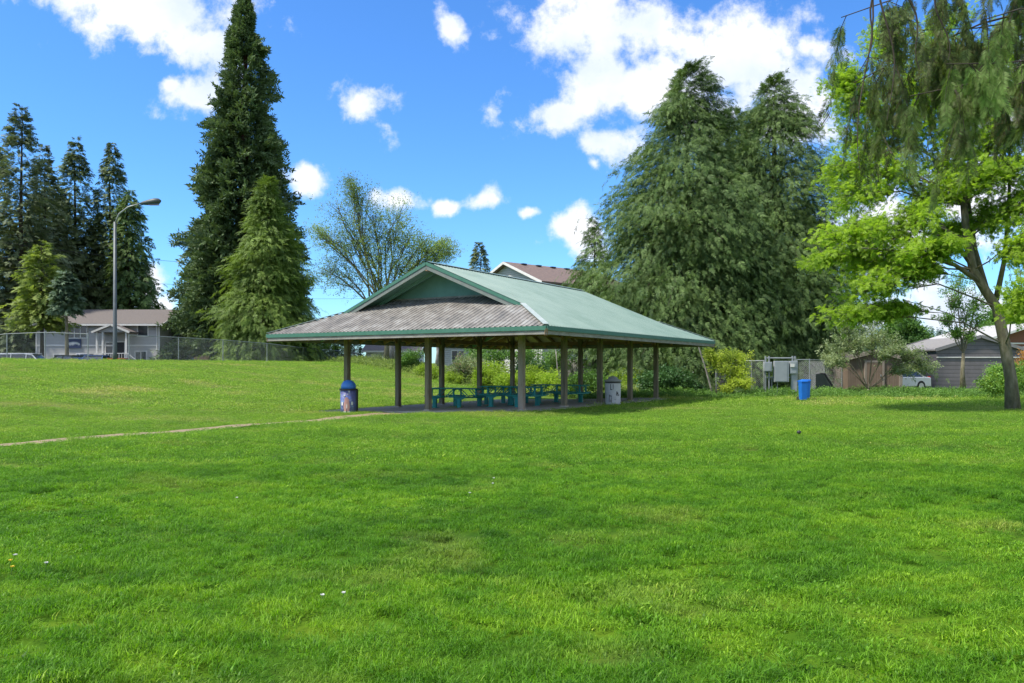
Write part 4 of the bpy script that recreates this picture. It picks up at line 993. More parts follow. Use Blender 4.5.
# low white building left of it, seen under the eave
a=XY(438,80); h4=House('low_white_house','long low white house seen under the left eaves of the shelter',(a[0],80,1.0),0,9.5,7,2.9,.35,'x',M_house2,M_shingle,.5); h4.win(2,1.6,1.2,1.1); h4.win(5,1.6,1.2,1.1)
a=XY(366,92); h5=House('white_garage','small white garage beyond the hedge end',(a[0],92,1.0),0,6,6,2.4,.3,'x',mat('white_siding',(.66,.66,.66),(.6,.6,.6),.7,3),M_shingle,.4); h5.door(3.4,0,2.2,2.0,M_white)
a=XY(606,78); h6=House('white_trim_house','grey house with white window trim behind the grey board wall',(a[0],78,.4),0,11,8,3.6,.35,'x',siding('dull_siding',(.26,.24,.22),(.2,.19,.17),.18),M_shingle,.5)
for k in range(4): h6.win(1.6+k*2.5,2.1,.9,1.3,0)
# garage right
Yg=57; a=XY(928,Yg)
g1=House('charcoal_garage','charcoal grey garage with white trim line behind the weeds',(a[0]+.6,Yg,-.05),0,6.2,7,2.75,.30,'y',M_garage,mat('garage_roof',(.25,.24,.23),(.2,.19,.18),.9,5),.15,mat('charcoal_trim',(.22,.21,.22),(.18,.18,.18),.7,3),'garage',.1)
MB().box((3.1,-.035,CH+(YH-357.3)/F*Yg+.05),(6.2,.05,.07)).build('trim_line',M_white,g1.t,local=True)
Yr=76; a=XY(974,Yr)
r1=House('red_brown_house','red-brown house with white trimmed eaves behind the leaning tree',(a[0],Yr,-.1),R(6),12,9,3.9,.3,'y',M_brick,mat('pale_roof',(.45,.44,.43),(.36,.35,.34),.85,4),.9); r1.win(5.6,3.0,2.2,1.0,0); r1.win(9,3.0,2.2,1.0,1)
MB().box((6,-.05,3.9),(12,.06,.14)).build('trim_band',M_white,r1.t,local=True)
# garden shed
Ysd=46; a=XY(848,Ysd)
sh=House('garden_shed','brown board garden shed under the grey-green shrub',(a[0],Ysd,0),0,3.1,2.6,1.95,.25,'y',M_brownfence,M_shingle,.12,mat('shed_trim',(.32,.27,.22),(.28,.23,.19),.8,4),'shed',.06)
MB().box((3.02,-.03,.97),(.18,.05,1.94)).build('corner_board',MATS['shed_trim'],sh.t,local=True); sh.door(1.5,.02,.9,1.75,M_brownfence)

# ------------------------------------------------------------------ vehicles
def car(label,loc,rz,color,kind='suv',group='cars parked beyond the fence',name='parked_car'):
    t=thing(name,label,'car',loc,rz,group=group); Lc,Wc=4.6,1.82
    M_body=mat('car_paint_'+'_'.join(str(int(c*100)) for c in color),color,tuple(c*.92 for c in color),.25,2,spec=.6)
    if kind=='suv': top=[(-2.28,.95),(-2.2,1.1),(-2.0,1.68),(-.1,1.72),(.55,1.62),(1.15,1.08)]; hood=[(2.1,.98),(2.3,.75)]
    elif kind=='sedan': top=[(-2.28,.85),(-1.7,1.02),(-1.05,1.40),(.2,1.44),(1.1,.98)]; hood=[(2.1,.86),(2.3,.65)]
    else: top=[(-2.28,1.0),(-.6,1.02),(-.55,1.72),(.35,1.74),(1.05,1.12)]; hood=[(2.15,1.05),(2.3,.8)]
    belt=top[0][1]+.08
    low=[(-2.3,.3),(-2.28,belt-.05),(-1.9,belt)]+[(1.15,belt)]+hood+[(2.3,.3)]
    b_=MB(); n=len(low); w=Wc/2
    b_.prism([(x_,-w,z_) for x_,z_ in low],(0,2*w,0)); b_.build('body',M_body,t,local=True,bevel=.06)
    # glasshouse tapered
    gp_=[p for p in top[1:]]; 
    zt=max(z for _,z in gp_); g=MB(); gl=[(gp_[0][0],belt-.02)]+gp_[1:-1]+[(gp_[-1][0],belt-.02)] if kind!='pickup' else [(-.62,belt-.02)]+gp_[1:-1]+[(1.05,belt-.02)]
    vs=[]
    for sg in (-1,1):
        for (x_,z_) in gl: vs.append((x_,sg*(w-.04-.16*(z_-belt)/(zt-belt+.01)),z_))
    m=len(gl); g.add(vs,[tuple(range(m))[::-1],tuple(range(m,2*m))]+[(i,(i+1)%m,m+(i+1)%m,m+i) for i in range(m)]); g.build('windows',M_glass,t,local=True)
    rf=MB(); xs=[p[0] for p in gl if p[1]>zt-.12]; rf.box(((min(xs)+max(xs))/2,0,zt+.01),(max(xs)-min(xs)+.1,2*w-.38,.06)); rf.build('roof',M_body,t,local=True,bevel=.02)
    pl=MB()
    for sg in (-1,1):
        for (p,q) in zip(gl[:-1],gl[1:]):
            yy=lambda z_: sg*(w-.035-.16*(z_-belt)/(zt-belt+.01)); 
            pl.beam((p[0],yy(p[1]),p[1]),(q[0],yy(q[1]),q[1]),.05,.07)
        for x_ in ((-1.1,0.1) if kind=='suv' else (-.3,)): pl.beam((x_,sg*(w-.04),belt),(x_,sg*(w-.19),zt),.05,.09)
    pl.build('pillars',M_body,t,local=True)
    for x_ in (-1.42,1.42):
        for sg in (-1,1):
            wh=MB().tube([(x_,sg*(w-.2),.34),(x_,sg*(w+.01),.34)],.34,18).build('wheel',M_tire,t,local=True)
            MB().tube([(x_,sg*(w-.1),.34),(x_,sg*(w+.02),.34)],.2,14).build('rim',M_chrome,wh,local=True)
    for sg in (-1,1):
        MB().box((2.29,sg*.65,.72),(.06,.35,.14)).build('headlight',M_white,t,local=True); MB().box((-2.29,sg*.72,.85),(.05,.2,.22)).build('tail_light',mat('tail_red',(.4,.02,.02),(.3,.02,.02),.3,3),t,local=True)
    return t
def cz(px,Y,pytop,h): return (XY(px,Y)[0],Y,P(px,pytop,Y)[2]-h)
car('white parked car with dark windows under the light green larch',cz(30,66,353.5,1.74),R(4),(.6,.62,.64))
car('black parked car behind the spruce trunk',cz(66,68,355,1.5),R(170),(.02,.02,.022),'sedan')
car('white parked pickup right of the black car',cz(86,71,354,1.74),R(12),(.62,.62,.62),'pickup')
car('blue parked car in front of the house porch',cz(99,69,355,1.5),R(95),(.06,.11,.24),'sedan')
car('red parked car beside the street lamp',cz(124,66,358,1.5),R(5),(.35,.05,.02),'sedan')
car('white car half hidden between the shed and the charcoal garage',(XY(893,52)[0],52,-.05),R(200),(.6,.61,.63),'sedan','none')

# ------------------------------------------------------------------ trees: left group
GL='tall conifers at the left edge'
conifer('fir_tree','tallest dark fir at the far left',*XY(20,88),P(18,103,88)[2]-.85,5.4,M_fir,nb=900,spb=8,size=.8,droop=.12,up=.35,lump=.5,seed=1,group=GL,trunk_r=.4,inner=.35)
conifer('fir_tree','dark fir cut by the left photo edge',*XY(-6,92),P(0,140,92)[2]-.85,5.6,M_fir,nb=800,spb=8,size=.8,droop=.12,up=.35,lump=.5,seed=2,group=GL,trunk_r=.4)
conifer('fir_tree','short dark fir between the two tallest left firs',*XY(44,94),P(44,145,94)[2]-.85,4.8,M_fir,nb=800,spb=8,size=.8,droop=.2,up=.3,lump=.5,seed=3,group=GL,trunk_r=.35)
conifer('fir_tree','olive green fir second from the right of the left group',*XY(76,101),P(74,137,101)[2]-.85,6.2,M_firolive,nb=1000,spb=9,size=.8,droop=.25,lump=.4,seed=4,group=GL,trunk_r=.4)
conifer('fir_tree','green fir directly behind the street lamp',*XY(112,103),P(112,142,103)[2]-.85,5.8,M_firolive,nb=1000,spb=9,size=.8,droop=.3,lump=.45,seed=5,group=GL,trunk_r=.4)
conifer('fir_tree','dense dull green cedar filling the middle of the left group',*XY(50,99),P(60,180,99)[2]-.85,6.6,M_firolive,nb=1100,spb=9,size=.85,droop=.3,lump=.4,seed=6,group=GL,trunk_r=.4,prof=lambda s:(1-s)**.6)
conifer('fir_tree','drooping green cedar right of the lamp pole',*XY(130,100),P(130,190,100)[2]-.85,3.7,M_cedar,nb=700,spb=8,size=.8,droop=.4,lump=.4,seed=8,group=GL,trunk_r=.3,prof=lambda s:(1-s)**.55)
conifer('larch_tree','light yellow-green larch in front of the grey house',*XY(42,76),P(44,240,76)[2]-.85,2.7,M_larch,nb=230,spb=7,size=.8,droop=.1,up=.3,lump=.6,seed=9,base=.34,trunk_r=.2,inner=.2,prof=lambda s:(1-s)**.6)
conifer('spruce_tree','small blue-green spruce with bare lower trunk at the house',*XY(67,73),P(67,268,73)[2]-.85,1.05,M_blue,nb=240,spb=6,size=.75,droop=.15,lump=.4,seed=10,base=.6,trunk_r=.2,prof=lambda s:(1-s)**.6*1.3,bark=M_barkgrey)
# sequoia and neighbours
def seqprof(s): return (1-s)**.74*(1 if s>.12 else .75+2*s)*.98
conifer('giant_sequoia','giant dark sequoia, the tallest tree, with a spire top',*XY(244,88),P(252,-4,88)[2]-.85,7.9,M_sequoia,bark=M_barkred,nb=3900,spb=13,size=.95,droop=.1,up=.15,lump=.25,seed=11,base=.07,trunk_r=1.15,inner=.4,wide=.06,ncl=330,temps=FR_seq,vroll=1.6,prof=seqprof,asym=(0,0))
conifer('cedar_tree','bright green cedar standing before the giant sequoia',*XY(268,80),P(274,182,80)[2]-.85,7.1,M_cedar2,nb=1800,spb=12,size=.75,droop=.2,up=.45,lump=.3,seed=12,base=.12,trunk_r=.45,ncl=60,temps=FR_ced,prof=lambda s:(1-s)**.75,bark=M_bark)
conifer('distant_fir','small far-off fir above the shelter roof, left of the house',*XY(479,150),P(479,240,150)[2]-.9,4.6,M_fir,nb=260,spb=6,size=1.5,droop=.2,up=.2,lump=.25,seed=13,base=.3,trunk_r=.3)
# small far trees behind house / right of the grey house
conifer('distant_conifer','small dark conifer right of the grey house roof',*XY(160,130),P(152,305,130)[2]-.85,4,M_fir,nb=200,spb=5,size=1.4,seed=14,trunk_r=.25,lump=.5)
blobtree('broadleaf_tree','pale green tree low on the skyline beside the grey house',(XY(168,125)[0],125,.85),[(166,333,125,10,12,2.5),(176,338,123,10,10,2.5),(185,342,121,10,8,2.5)],M_green,size=.8,subs=16,lpb=30,seed=15,tr=.3)
# hedge of arborvitae in front of sequoia
HG='arborvitae row behind the chain-link fence'
for k in range(12):
    px=222+k*12; Yh_=78+k*1.25
    if px>356: break
    X_,Y_=XY(px,Yh_+6); top=340.5+1.3*math.sin(k*2.1)
    conifer('arborvitae','dark arborvitae, number %s from the left in the row behind the fence'%['one','two','three','four','five','six','seven','eight','nine','ten','eleven','twelve'][k],X_,Y_,P(px,top,Y_)[2]-GZ(X_,Y_),.85,M_hedge,nb=260,spb=3,size=.55,droop=-.3,up=.5,lump=.12,seed=100+k,base=.02,inner=.6,group=HG,trunk_r=.1,prof=lambda s:(1-s**3)**.7,cat='shrub')
# sparse budding tree behind the shelter's left roof
Yt=74
def lb(px,py,rx,ry,rd=1.8,Y=Yt): return (px,py,Y,rx,ry,rd)
tx,ty=XY(386,Yt); tz=GZ(tx,ty)
blobtree('budding_tree','sparse budding broadleaf tree with fanned limbs behind the shelter',(tx,ty,tz),
 [lb(338,208,20,22),lb(358,196,18,20),lb(390,228,26,22),lb(362,240,24,24),lb(425,240,16,10),lb(372,215,18,20),lb(330,240,20,18),lb(352,240,20,20),lb(380,245,22,22),lb(398,215,16,20),lb(410,238,20,16),lb(432,250,18,12),lb(420,262,16,12),lb(450,252,10,7),lb(345,275,26,20),lb(375,275,26,18),lb(325,270,18,16),lb(400,262,20,14),lb(318,232,10,10),lb(447,243,12,6),lb(350,182,8,8)],
 M_sparse,trunk=[(tx,ty,tz),(tx+.1,ty,tz+2),(tx-.2,ty,tz+4)],tr=.26,subs=22,lpb=12,size=.5,temps=LC_fine,seed=21,jit=.6,twig=.022,upd=.4)
# pair of great cedars right
def ced(s): return (1-s**2.1)**.78*min(1,.8+s*2.2)
conifer('great_cedar','left and taller of the two great drooping cedars beyond the shelter',*XY(688,52.5),P(690,72,52.5)[2],7.9,M_cedar,nb=4600,spb=16,size=.46,ncl=130,temps=FR_ced,droop=.42,up=.30,lump=.5,seed=31,base=.16,trunk_r=.6,inner=.42,prof=ced,wide=.2,asym=(-.02,0),vroll=.9)
conifer('great_cedar','right one of the two great cedars, behind the bright tree',*XY(773,54.5),P(768,80,54.5)[2],7.2,M_cedar,nb=3900,spb=15,size=.45,ncl=110,temps=FR_ced,droop=.45,up=.28,lump=.5,seed=32,base=.13,trunk_r=.55,inner=.42,prof=ced,wide=.2,vroll=.9)
conifer('young_hemlock','thin dark hemlock at the left edge of the great cedars',*XY(594,56),P(594,214,56)[2],2.6,M_cedar,nb=420,spb=9,size=.5,temps=FR_ced,droop=.3,up=.2,lump=.5,seed=33,base=.25,trunk_r=.12,asym=(-.3,0))
conifer('great_cedar','lower dark cedar top filling the dip between the two great cedars',*XY(733,60),P(735,112,60)[2],6.7,M_cedar,nb=2400,spb=12,size=.5,ncl=80,temps=FR_ced,droop=.42,up=.3,lump=.4,seed=35,base=.3,trunk_r=.45,inner=.45,prof=ced,wide=.2,vroll=.9)
conifer('dark_cedar','dark low cedar filling the gap below the two great cedars',*XY(738,53),6.2,3.6,M_cedar,nb=900,spb=12,size=.5,ncl=30,temps=FR_ced,droop=.5,up=.1,lump=.3,seed=34,base=.12,trunk_r=.2,prof=lambda s:(1-s)**.4)
# leaning bare pole by the shelter
pa=P(713,393,42);pb=P(698,345,42)
tag(MB().tube([tuple(pa-[0,0,.15]),tuple(P(706,370,42)),tuple(pb)],[.05,.045,.03],8).build('leaning_pole',M_barkpale),'thin pale leaning dead stem beside the shelter\'s right eave','dead stem')

# shrubs
def shrub(name,label,blobs,m,seed,size=.28,subs=14,lpb=30,temps=None,extra=None,jit=.35,tr=.05,bark=M_bark,group=None,drop=0.):
    px,py,Y,rx,ry,rd=blobs[0]; x_=XY(px,Y)[0]; z_=GZ(x_,Y)
    return blobtree(name,label,(x_,Y,z_),blobs,m,bark,[(x_,Y,z_),(x_,Y,z_+.12)],tr,subs,lpb,temps,size,seed,'shrub',group,jit,twig=.008,extra=extra,drop=drop)
shrub('rhododendron','large dark green rhododendron right of the shelter',[(664,383,42,22,14,1.2),(650,386,42.5,16,12,1.1),(680,384,42,16,13,1.1),(668,375,42.6,14,8,1.),(693,390,41.6,8,7,.7)],M_rhodo,41,.3,22,45)
shrub('broadleaf_shrub','mid green glossy shrub behind the far shelter posts',[(592,384,45,16,14,1.2),(577,386,45,12,11,1.1),(604,388,44.6,12,10,1.)],M_green,42,.28,20,40)
shrub('yellow_green_shrub','bright yellow-green shrub behind the white litter bin',[(622,382,46,18,13,1.2),(640,384,46.5,14,11,1.),(612,388,45,12,8,1.)],M_lime,43,.26,18,36)
shrub('lime_shrub','yellow-green shrub patch seen left of the pale corner post',[(494,374,53,16,13,1.4),(508,382,50,14,11,1.2),(483,380,52,12,10,1.2)],M_lime,44,.3,18,36)
shrub('lime_shrub','yellow-green shrub patch behind the middle picnic tables',[(548,382,49,15,12,1.2),(530,378,50,14,13,1.2),(562,388,47,12,9,1.)],M_lime,45,.28,18,36)
shrub('dark_shrub','dark green shrub between the yellow-green patches',[(536,368,54,12,10,1.2),(520,372,54,10,9,1.1)],M_rhodo,46,.3,16,34)
shrub('pink_flowering_shrub','round shrub with dull pink blossom on the bank behind the shelter',[(468,364,58,15,13,1.4),(458,370,57,10,9,1.2),(478,370,57,10,10,1.2)],M_olive,47,.3,18,34,extra=(M_pink,.22,.8))
shrub('bank_shrub','round green shrub on the bank between the left shelter posts',[(414,358,66,14,9,1.4),(404,362,66,9,6,1.2)],M_green,48,.3,16,34)
shrub('bank_shrub','low pale shrub beside the hedge end on the bank',[(378,361,74,9,6,1.3),(366,362,76,8,5,1.2)],M_olive,49,.3,14,30)
shrub('bank_shrub','low leafy shrub row below the pink flowering one',[(440,374,59,14,6,1.3),(425,370,62,12,5,1.3),(452,379,56,12,6,1.2)],M_lime,50,.28,14,30)
shrub('back_hedge','tall leafy growth behind the far shelter posts',[(500,356,62,22,10,1.6),(560,362,58,18,12,1.5),(530,356,62,16,9,1.5),(475,352,66,12,9,1.4)],M_green,51,.34,16,30)
shrub('golden_shrub_tree','small golden yellow-green tree beside the cabinets',[(716,356,40.5,10,7,.7),(730,354,40.5,11,8,.8),(744,358,40.3,10,8,.7),(726,366,40.3,12,7,.7),(742,371,40.2,10,8,.7),(738,382,40,10,7,.7),(728,388,40,8,5,.6),(748,384,40,6,6,.6),(709,352,40.5,5,4,.4)],M_yellow,52,.24,14,14,jit=.3,tr=.05)
blobtree('willow_shrub','wide grey-green willow-like tree over the garden shed',(XY(868,43.5)[0],43.5,0),[(835,352,43.5,14,12,1.2),(850,340,43.5,16,12,1.3),(872,336,43.5,18,12,1.4),(895,344,43.3,16,12,1.3),(915,356,43.2,14,10,1.2),(928,366,43,10,8,1.),(888,350,42.8,15,7,1.1),(828,360,43.2,9,7,.9),(905,370,43,10,7,.9),(846,326,44,8,7,.8)],M_olive,trunk=[(XY(868,43.5)[0],43.5,0),(XY(868,43.5)[0],43.5,.3)],tr=.11,subs=15,lpb=17,size=.26,seed=53,twig=.012)
for k,(px,py0,py1) in enumerate(((838,392,362),(842,392,358),(876,390,350),(868,390,352))):
    pass
shrub('right_edge_shrub','leafy shrub with pale tips behind the leaning tree trunk',[(1010,382,36,18,12,1.2),(995,384,36.5,12,9,1.),(1024,376,36,16,14,1.2),(1004,370,36.5,10,8,.9)],M_green,54,.24,20,34,extra=(M_lime,.3,1.))
shrub('right_edge_shrub','tall rusty shrub at the right photo edge',[(1030,360,44,12,16,1.2),(1020,372,43,8,8,.9)],mat and leafmat('rusty_leaf',(.16,.08,.02),(.4,.22,.08),.35),55,.26,16,26)
# pollarded tree
pX,pY=XY(963,46)
blobtree('pollarded_tree','pollarded tree with pale trunk before the charcoal garage',(pX,pY,0),[(950,300,46,10,14,.9),(965,315,46,12,14,1.),(978,295,46,12,16,1.),(960,280,46,12,12,1.),(982,318,46,10,10,.9),(945,318,46,7,8,.7),(970,335,46,8,6,.6),(955,333,46,6,6,.6)],M_green,bark=M_barkgrey,trunk=[(pX,pY,-.05),(pX-.03,pY,1.2),(pX+.02,pY,2.3)],tr=.15,subs=12,lpb=14,size=.26,seed=56,twig=.014,upd=.6)
# back broadleaf mass right and distant hill wood
hill=MB(); fwr=np.random.default_rng(4)
vs=[];fs=[];nxh,nyh=40,10
for i in range(nxh+1):
    for j in range(nyh+1):
        X_=20+i*9; Y_=260+j*18; h_=14*math.sin(math.pi*min(1,j/nyh*.9+.05))*(.75+.25*math.sin(i*.35))*min(1,i/6+.15); vs.append((X_,Y_,h_-.5 if j not in (0,) else -1))
for i in range(nxh):
    for j in range(nyh): fs.append((i*(nyh+1)+j,(i+1)*(nyh+1)+j,(i+1)*(nyh+1)+j+1,i*(nyh+1)+j+1))
hill.add(vs,fs); tag(hill.build('hill',M_wood2 if False else mat('hill_ground',(.05,.08,.04),(.04,.06,.03),.9,.2),smooth=True),kind='structure')
n_=2600; hx=20+fwr.random(n_)*360; hy=265+fwr.random(n_)*160
hzv=14*np.sin(np.pi*np.clip((hy-260)/180*.9+.05,0,1))*(.75+.25*np.sin((hx-20)/9*.35))*np.clip((hx-20)/54+.15,0,1)
L1=[];D1=[];S1=[];T1=[]
for k in range(n_):
    H_=5+5*fwr.random(); tt=fwr.random()*.6+.2
    for j in range(16):
        f=fwr.random(); a=fwr.random()*6.283; rr=(1-f)*H_*.22+.3; L1.append((hx[k]+rr*.4*math.cos(a),hy[k]+rr*.4*math.sin(a),hzv[k]+f*H_)); D1.append((math.cos(a),math.sin(a),-.3)); S1.append(rr*1.6+.5); T1.append(tt)
v_,t__=place(FR_far,np.array(L1),np.array(D1),np.array(S1),fwr.normal(size=len(L1))*.6,np.array(T1))
tag(quads_obj('distant_wood',v_,t__,M_wood2,None),'dull blue-green wood on the far hill behind the charcoal garage','wood',kind='stuff')
BG='broadleaf trees behind the gardens'
for k,(px,py,Y,rx,ry,lab) in enumerate(((905,330,95,16,14,'dark tree left of the sky gap behind the willow-like tree'),(1010,318,110,24,14,'tree behind the red-brown house roof'),(650,345,85,40,16,'dark tree mass behind the white-trimmed house'),(990,335,100,14,10,'small pale tree above the charcoal garage roof'),(770,350,80,60,20,'dark tree mass beneath and behind the great cedars'))):
    x_=XY(px,Y)[0]
    blobtree('background_tree',lab,(x_,Y,0),[(px-rx*.5,py,Y,rx*.6,ry*.8,3),(px+rx*.5,py+2,Y,rx*.6,ry*.8,3),(px,py-ry*.4,Y,rx*.5,ry*.6,3),(px,py+ry*.8,Y,rx*.8,ry*.6,3)],M_hedge if k in (2,4) else M_green,tr=.3,subs=20,lpb=34,size=.85,seed=60+k,group=BG,trunk=[(x_,Y,0),(x_,Y,2.5)])
# garden verge weeds along the lawn's far edge
r_=np.random.default_rng(77); n_=26000
X_=r_.uniform(3.5,34,n_); Y_=r_.uniform(38.6,46,n_)
edge=38.7+.5*np.sin(X_*.8)+.25*np.sin(X_*2.3); k_=(Y_>edge)&(r_.random(n_)<np.exp(-(Y_-edge)/6)); X_,Y_=X_[k_],Y_[k_]
hgt=.06+.42*r_.random(len(X_))**1.4*np.clip((Y_-edge[k_])/1.2+.25,.2,1)*(.6+.4*np.sin(X_*1.3)*np.sin(X_*.37+1))
v_,t__=place(LC,np.stack([X_,Y_,gz(X_,Y_)+hgt],1),r_.normal(size=(len(X_),3))+[0,0,.3],.16+.12*r_.random(len(X_)),r_.normal(size=len(X_)),.3+.5*r_.random(len(X_)))
tag(quads_obj('verge_weeds',v_,t__,M_green,None),'leafy green weeds along the far lawn edge','weeds',kind='stuff')
q1=r_.uniform(13,34,9000); t1=r_.uniform(-4,4,9000)
# bank planting behind the shelter (follows the foot of the bank)
n_=16000; f_=r_.random(n_); A1=np.array([-18.0,80]);B1=np.array([-2.0,56]);C1=np.array([6.0,43.0])
pp=np.where(f_[:,None]<.6,A1+(B1-A1)*(f_/.6)[:,None],B1+(C1-B1)*((f_-.6)/.4)[:,None]); pp=pp+r_.normal(size=(n_,2))*[1.2,1.5]+[1.0,1.2]
zz=gz(pp[:,0],pp[:,1])+.05+.55*r_.random(n_)*(.5+.5*np.sin(f_*40)**2)
v_,t__=place(LC,np.stack([pp[:,0],pp[:,1],zz],1),r_.normal(size=(n_,3))+[0,0,.3],.2+.16*r_.random(n_),r_.normal(size=n_),.3+.5*r_.random(n_))
tag(quads_obj('bank_plants',v_,t__,M_bank,None),'mixed low leafy planting along the foot of the bank behind the shelter','ground cover',kind='stuff')
# birch trunks
for k,(px,Y,h_,lab,r0) in enumerate(((437,70,9,'slim white-barked tree seen between the left shelter posts',.2),(390,78,9,'thick grey-barked tree left of the white-barked one',.42),(556,56,5,'thin bare-stemmed sapling behind the middle tables',.06))):
    x_=XY(px,Y)[0]; z_=GZ(x_,Y)
    blobtree('slim_tree',lab,(x_,Y,z_),[(px-6,330,Y,10,8,1),(px+8,322,Y,10,8,1),(px,312,Y,8,8,1)],M_sparse,bark=M_barkpale,trunk=[(x_,Y,z_),(x_+.1,Y,z_+1.6),(x_-.05,Y,z_+3.2)],tr=r0,subs=8,lpb=8,size=.3,seed=80+k,twig=.015)

# ------------------------------------------------------------------ leaning bright tree at right
Ya=27.6
def PA(px,py,dy=0): p=P(px,py,Ya+dy); return tuple(p)
trunk=[(PA(1013,411)[0],Ya,-.1),PA(1011,380),PA(1005,345),PA(997,308),PA(985,290),PA(973,270),PA(967,240),PA(964,205)]
aj=[(868,235,27,13,24,2.0),(850,200,28,24,22,2.),(835,240,28.5,22,16,1.8),(815,262,28.5,14,9,1.3),(865,290,27,28,16,2.),(845,315,27.5,24,12,1.7),(890,262,26.5,26,20,2.),(905,225,27,26,22,2.2),(840,170,29,20,22,1.8),(855,140,30,24,24,2.),(850,100,30.5,20,24,1.8),(835,80,31,12,14,1.3),(880,175,28,26,24,2.2),(895,130,29,28,26,2.2),(930,200,28,22,22,2.2),(945,160,28,24,26,2.2),(975,180,27,24,24,2.),(1000,215,27,22,20,2.),(1010,170,27,22,24,2.),(935,250,26,20,14,1.6),(1000,130,27,26,24,2.),(950,110,28,26,24,2.2),(905,85,29,26,24,2.2),(960,70,28,26,22,2.),(1015,85,27,22,24,2.),(1035,200,26,16,24,1.8),(915,270,27,14,12,1.2),(1025,300,24,12,30,1.2),(1030,250,25,12,24,1.3),(862,265,29,26,14,1.8),(885,310,28,14,9,1.2),(950,232,29,16,12,1.5),(885,35,30,20,20,1.8),(940,30,29,24,20,1.8),(1000,40,28,24,20,1.8)]
FR_ash=[frond(5,.42,.13,.3,.08,seed=i+60) for i in range(4)]
ash=blobtree('leaning_ash_tree','leaning bright green broadleaf tree at the right edge of the lawn',(trunk[0][0],Ya,0),aj,M_ash,bark=M_barkgrey,trunk=trunk,tr=.21,subs=36,lpb=26,size=.21,temps=FR_ash,seed=91,jit=.33,twig=.012,limb_r=.24,upd=.3)
MB().tube([PA(988,296),PA(975,250,.6),PA(968,200,.8),PA(962,150,.9),PA(955,100,1.)],[.11,.085,.07,.05,.03],8).build('limb',M_barkgrey,ash,smooth=True)
MB().tube([PA(996,300),PA(1004,262,-.4),PA(1008,220,-.5),PA(1010,170,-.6),PA(1008,110,-.6)],[.10,.075,.06,.045,.025],8).build('limb',M_barkgrey,ash,smooth=True)
MB().tube([PA(980,282),PA(955,265,-.4),PA(925,255,-.8),PA(890,250,-1.0),PA(862,248,-1.)],[.10,.07,.055,.035,.02],8).build('limb',M_barkgrey,ash,smooth=True)
MB().tube([PA(974,268),PA(950,235,.2),PA(925,205,.4),PA(900,170,.6),PA(880,130,.8)],[.09,.065,.05,.04,.02],8).build('limb',M_barkgrey,ash,smooth=True)

# ------------------------------------------------------------------ overhanging cedar, near right (trunk stands outside the view)
r_=np.random.default_rng(123)
tX,tY=14.5,12.0
oc=thing('overhanging_cedar','dark cedar whose drooping branches hang into the upper right','tree',(tX,tY,0))
tbm=MB(); tbm.tube([(tX,tY,-.2),(tX,tY,1),(tX+.1,tY,5),(tX,tY,10),(tX,tY,13.5)],[.62,.45,.36,.22,.04],16)
Ls=[];Ds=[];Ss=[];Ts=[];Rl=[]
strands=[]
def branch(p0,p1,sag,r0,nst,slen,tint):
    p0=Vector(p0);p1=Vector(p1); n=12; pts=[]; ph=r_.random()*6; am=.12+.2*r_.random()
    for i in range(n+1):
        f=i/n; p=p0.lerp(p1,f)+Vector((r_.normal()*.05,am*math.sin(f*9+ph),am*math.sin(f*7+ph*2)*f+r_.normal()*.04-.3*f*f-.3*max(0,(f-.65)/.35)**2+sag*(math.sin(f*math.pi)*.6)-.5*max(0,f-.75)*4*.25)); pts.append(p)
    tbm.tube(pts,[r0*.75*(1-i/n)**1.1+.005 for i in range(n+1)],6,False)
    for k in range(int(nst*.72)):
        f=.15+.85*r_.random()**.8; i=int(f*n*.999); p=pts[i].lerp(pts[i+1],f*n-i)
        L_=slen*(.3+.72*r_.random()); az=r_.random()*6.283; out_=.12+.35*r_.random()
        q=[p]; m=6
        for j in range(1,m+1):
            g=j/m; q.append(p+Vector((math.cos(az)*out_*L_*g**.6, math.sin(az)*out_*L_*g**.6, -L_*g**1.25)))
        tbm.tube(q,[.006,.005,.0045,.004,.003,.002,.0015],3,False)
        ns=int(L_*26)+4; tt=tint+r_.normal()*.13
        for s_ in range(ns):
            g=.08+.92*r_.random(); jx=min(m-1,int(g*m)); pq=q[jx].lerp(q[jx+1],g*m-jx)
            a2=r_.random()*6.283; Ls.append(pq+Vector((r_.normal(),r_.normal(),r_.normal()))*.02); Ds.append((math.cos(a2)*.55,math.sin(a2)*.55,-.55-.6*r_.random())); Ss.append(.10+.14*r_.random()); Ts.append(tt); Rl.append(r_.normal()*.8)
def PN(px,py,Y): return tuple(P(px,py,Y))
for (a,b,sg,r0,n_,sl,ti) in (
  ((tX,tY,7.2),PN(838,-40,9.0),.3,.06,60,1.25,.35),
  ((tX,tY,6.8),PN(858,10,9.4),.35,.055,64,1.45,.30),
  ((tX,tY,6.4),PN(880,0,10.2),.3,.05,60,1.5,.40),
  ((tX,tY,6.2),PN(900,30,8.6),.35,.05,52,1.3,.35),
  ((tX,tY,6.0),PN(930,-10,9.6),.3,.05,52,1.35,.45),
  ((tX,tY,5.9),PN(950,15,8.2),.3,.05,44,1.0,.6),
  ((tX,tY,5.6),PN(985,60,9.0),.2,.045,38,1.1,.25),
  ((tX,tY,5.9),PN(975,-30,7.8),.3,.045,40,.9,.62),
  ((tX,tY,5.4),PN(1010,30,8.4),.2,.04,36,.9,.5),
  ((tX,tY,7.8),PN(870,-120,10.5),.3,.06,50,1.4,.35),
  ((tX,tY,7.6),PN(930,-100,9.5),.3,.06,50,1.3,.4),
  ((tX,tY,8.6),PN(1000,-160,10.5),.3,.05,36,1.2,.4)):
    branch(a,b,sg,r0,n_,sl,ti)
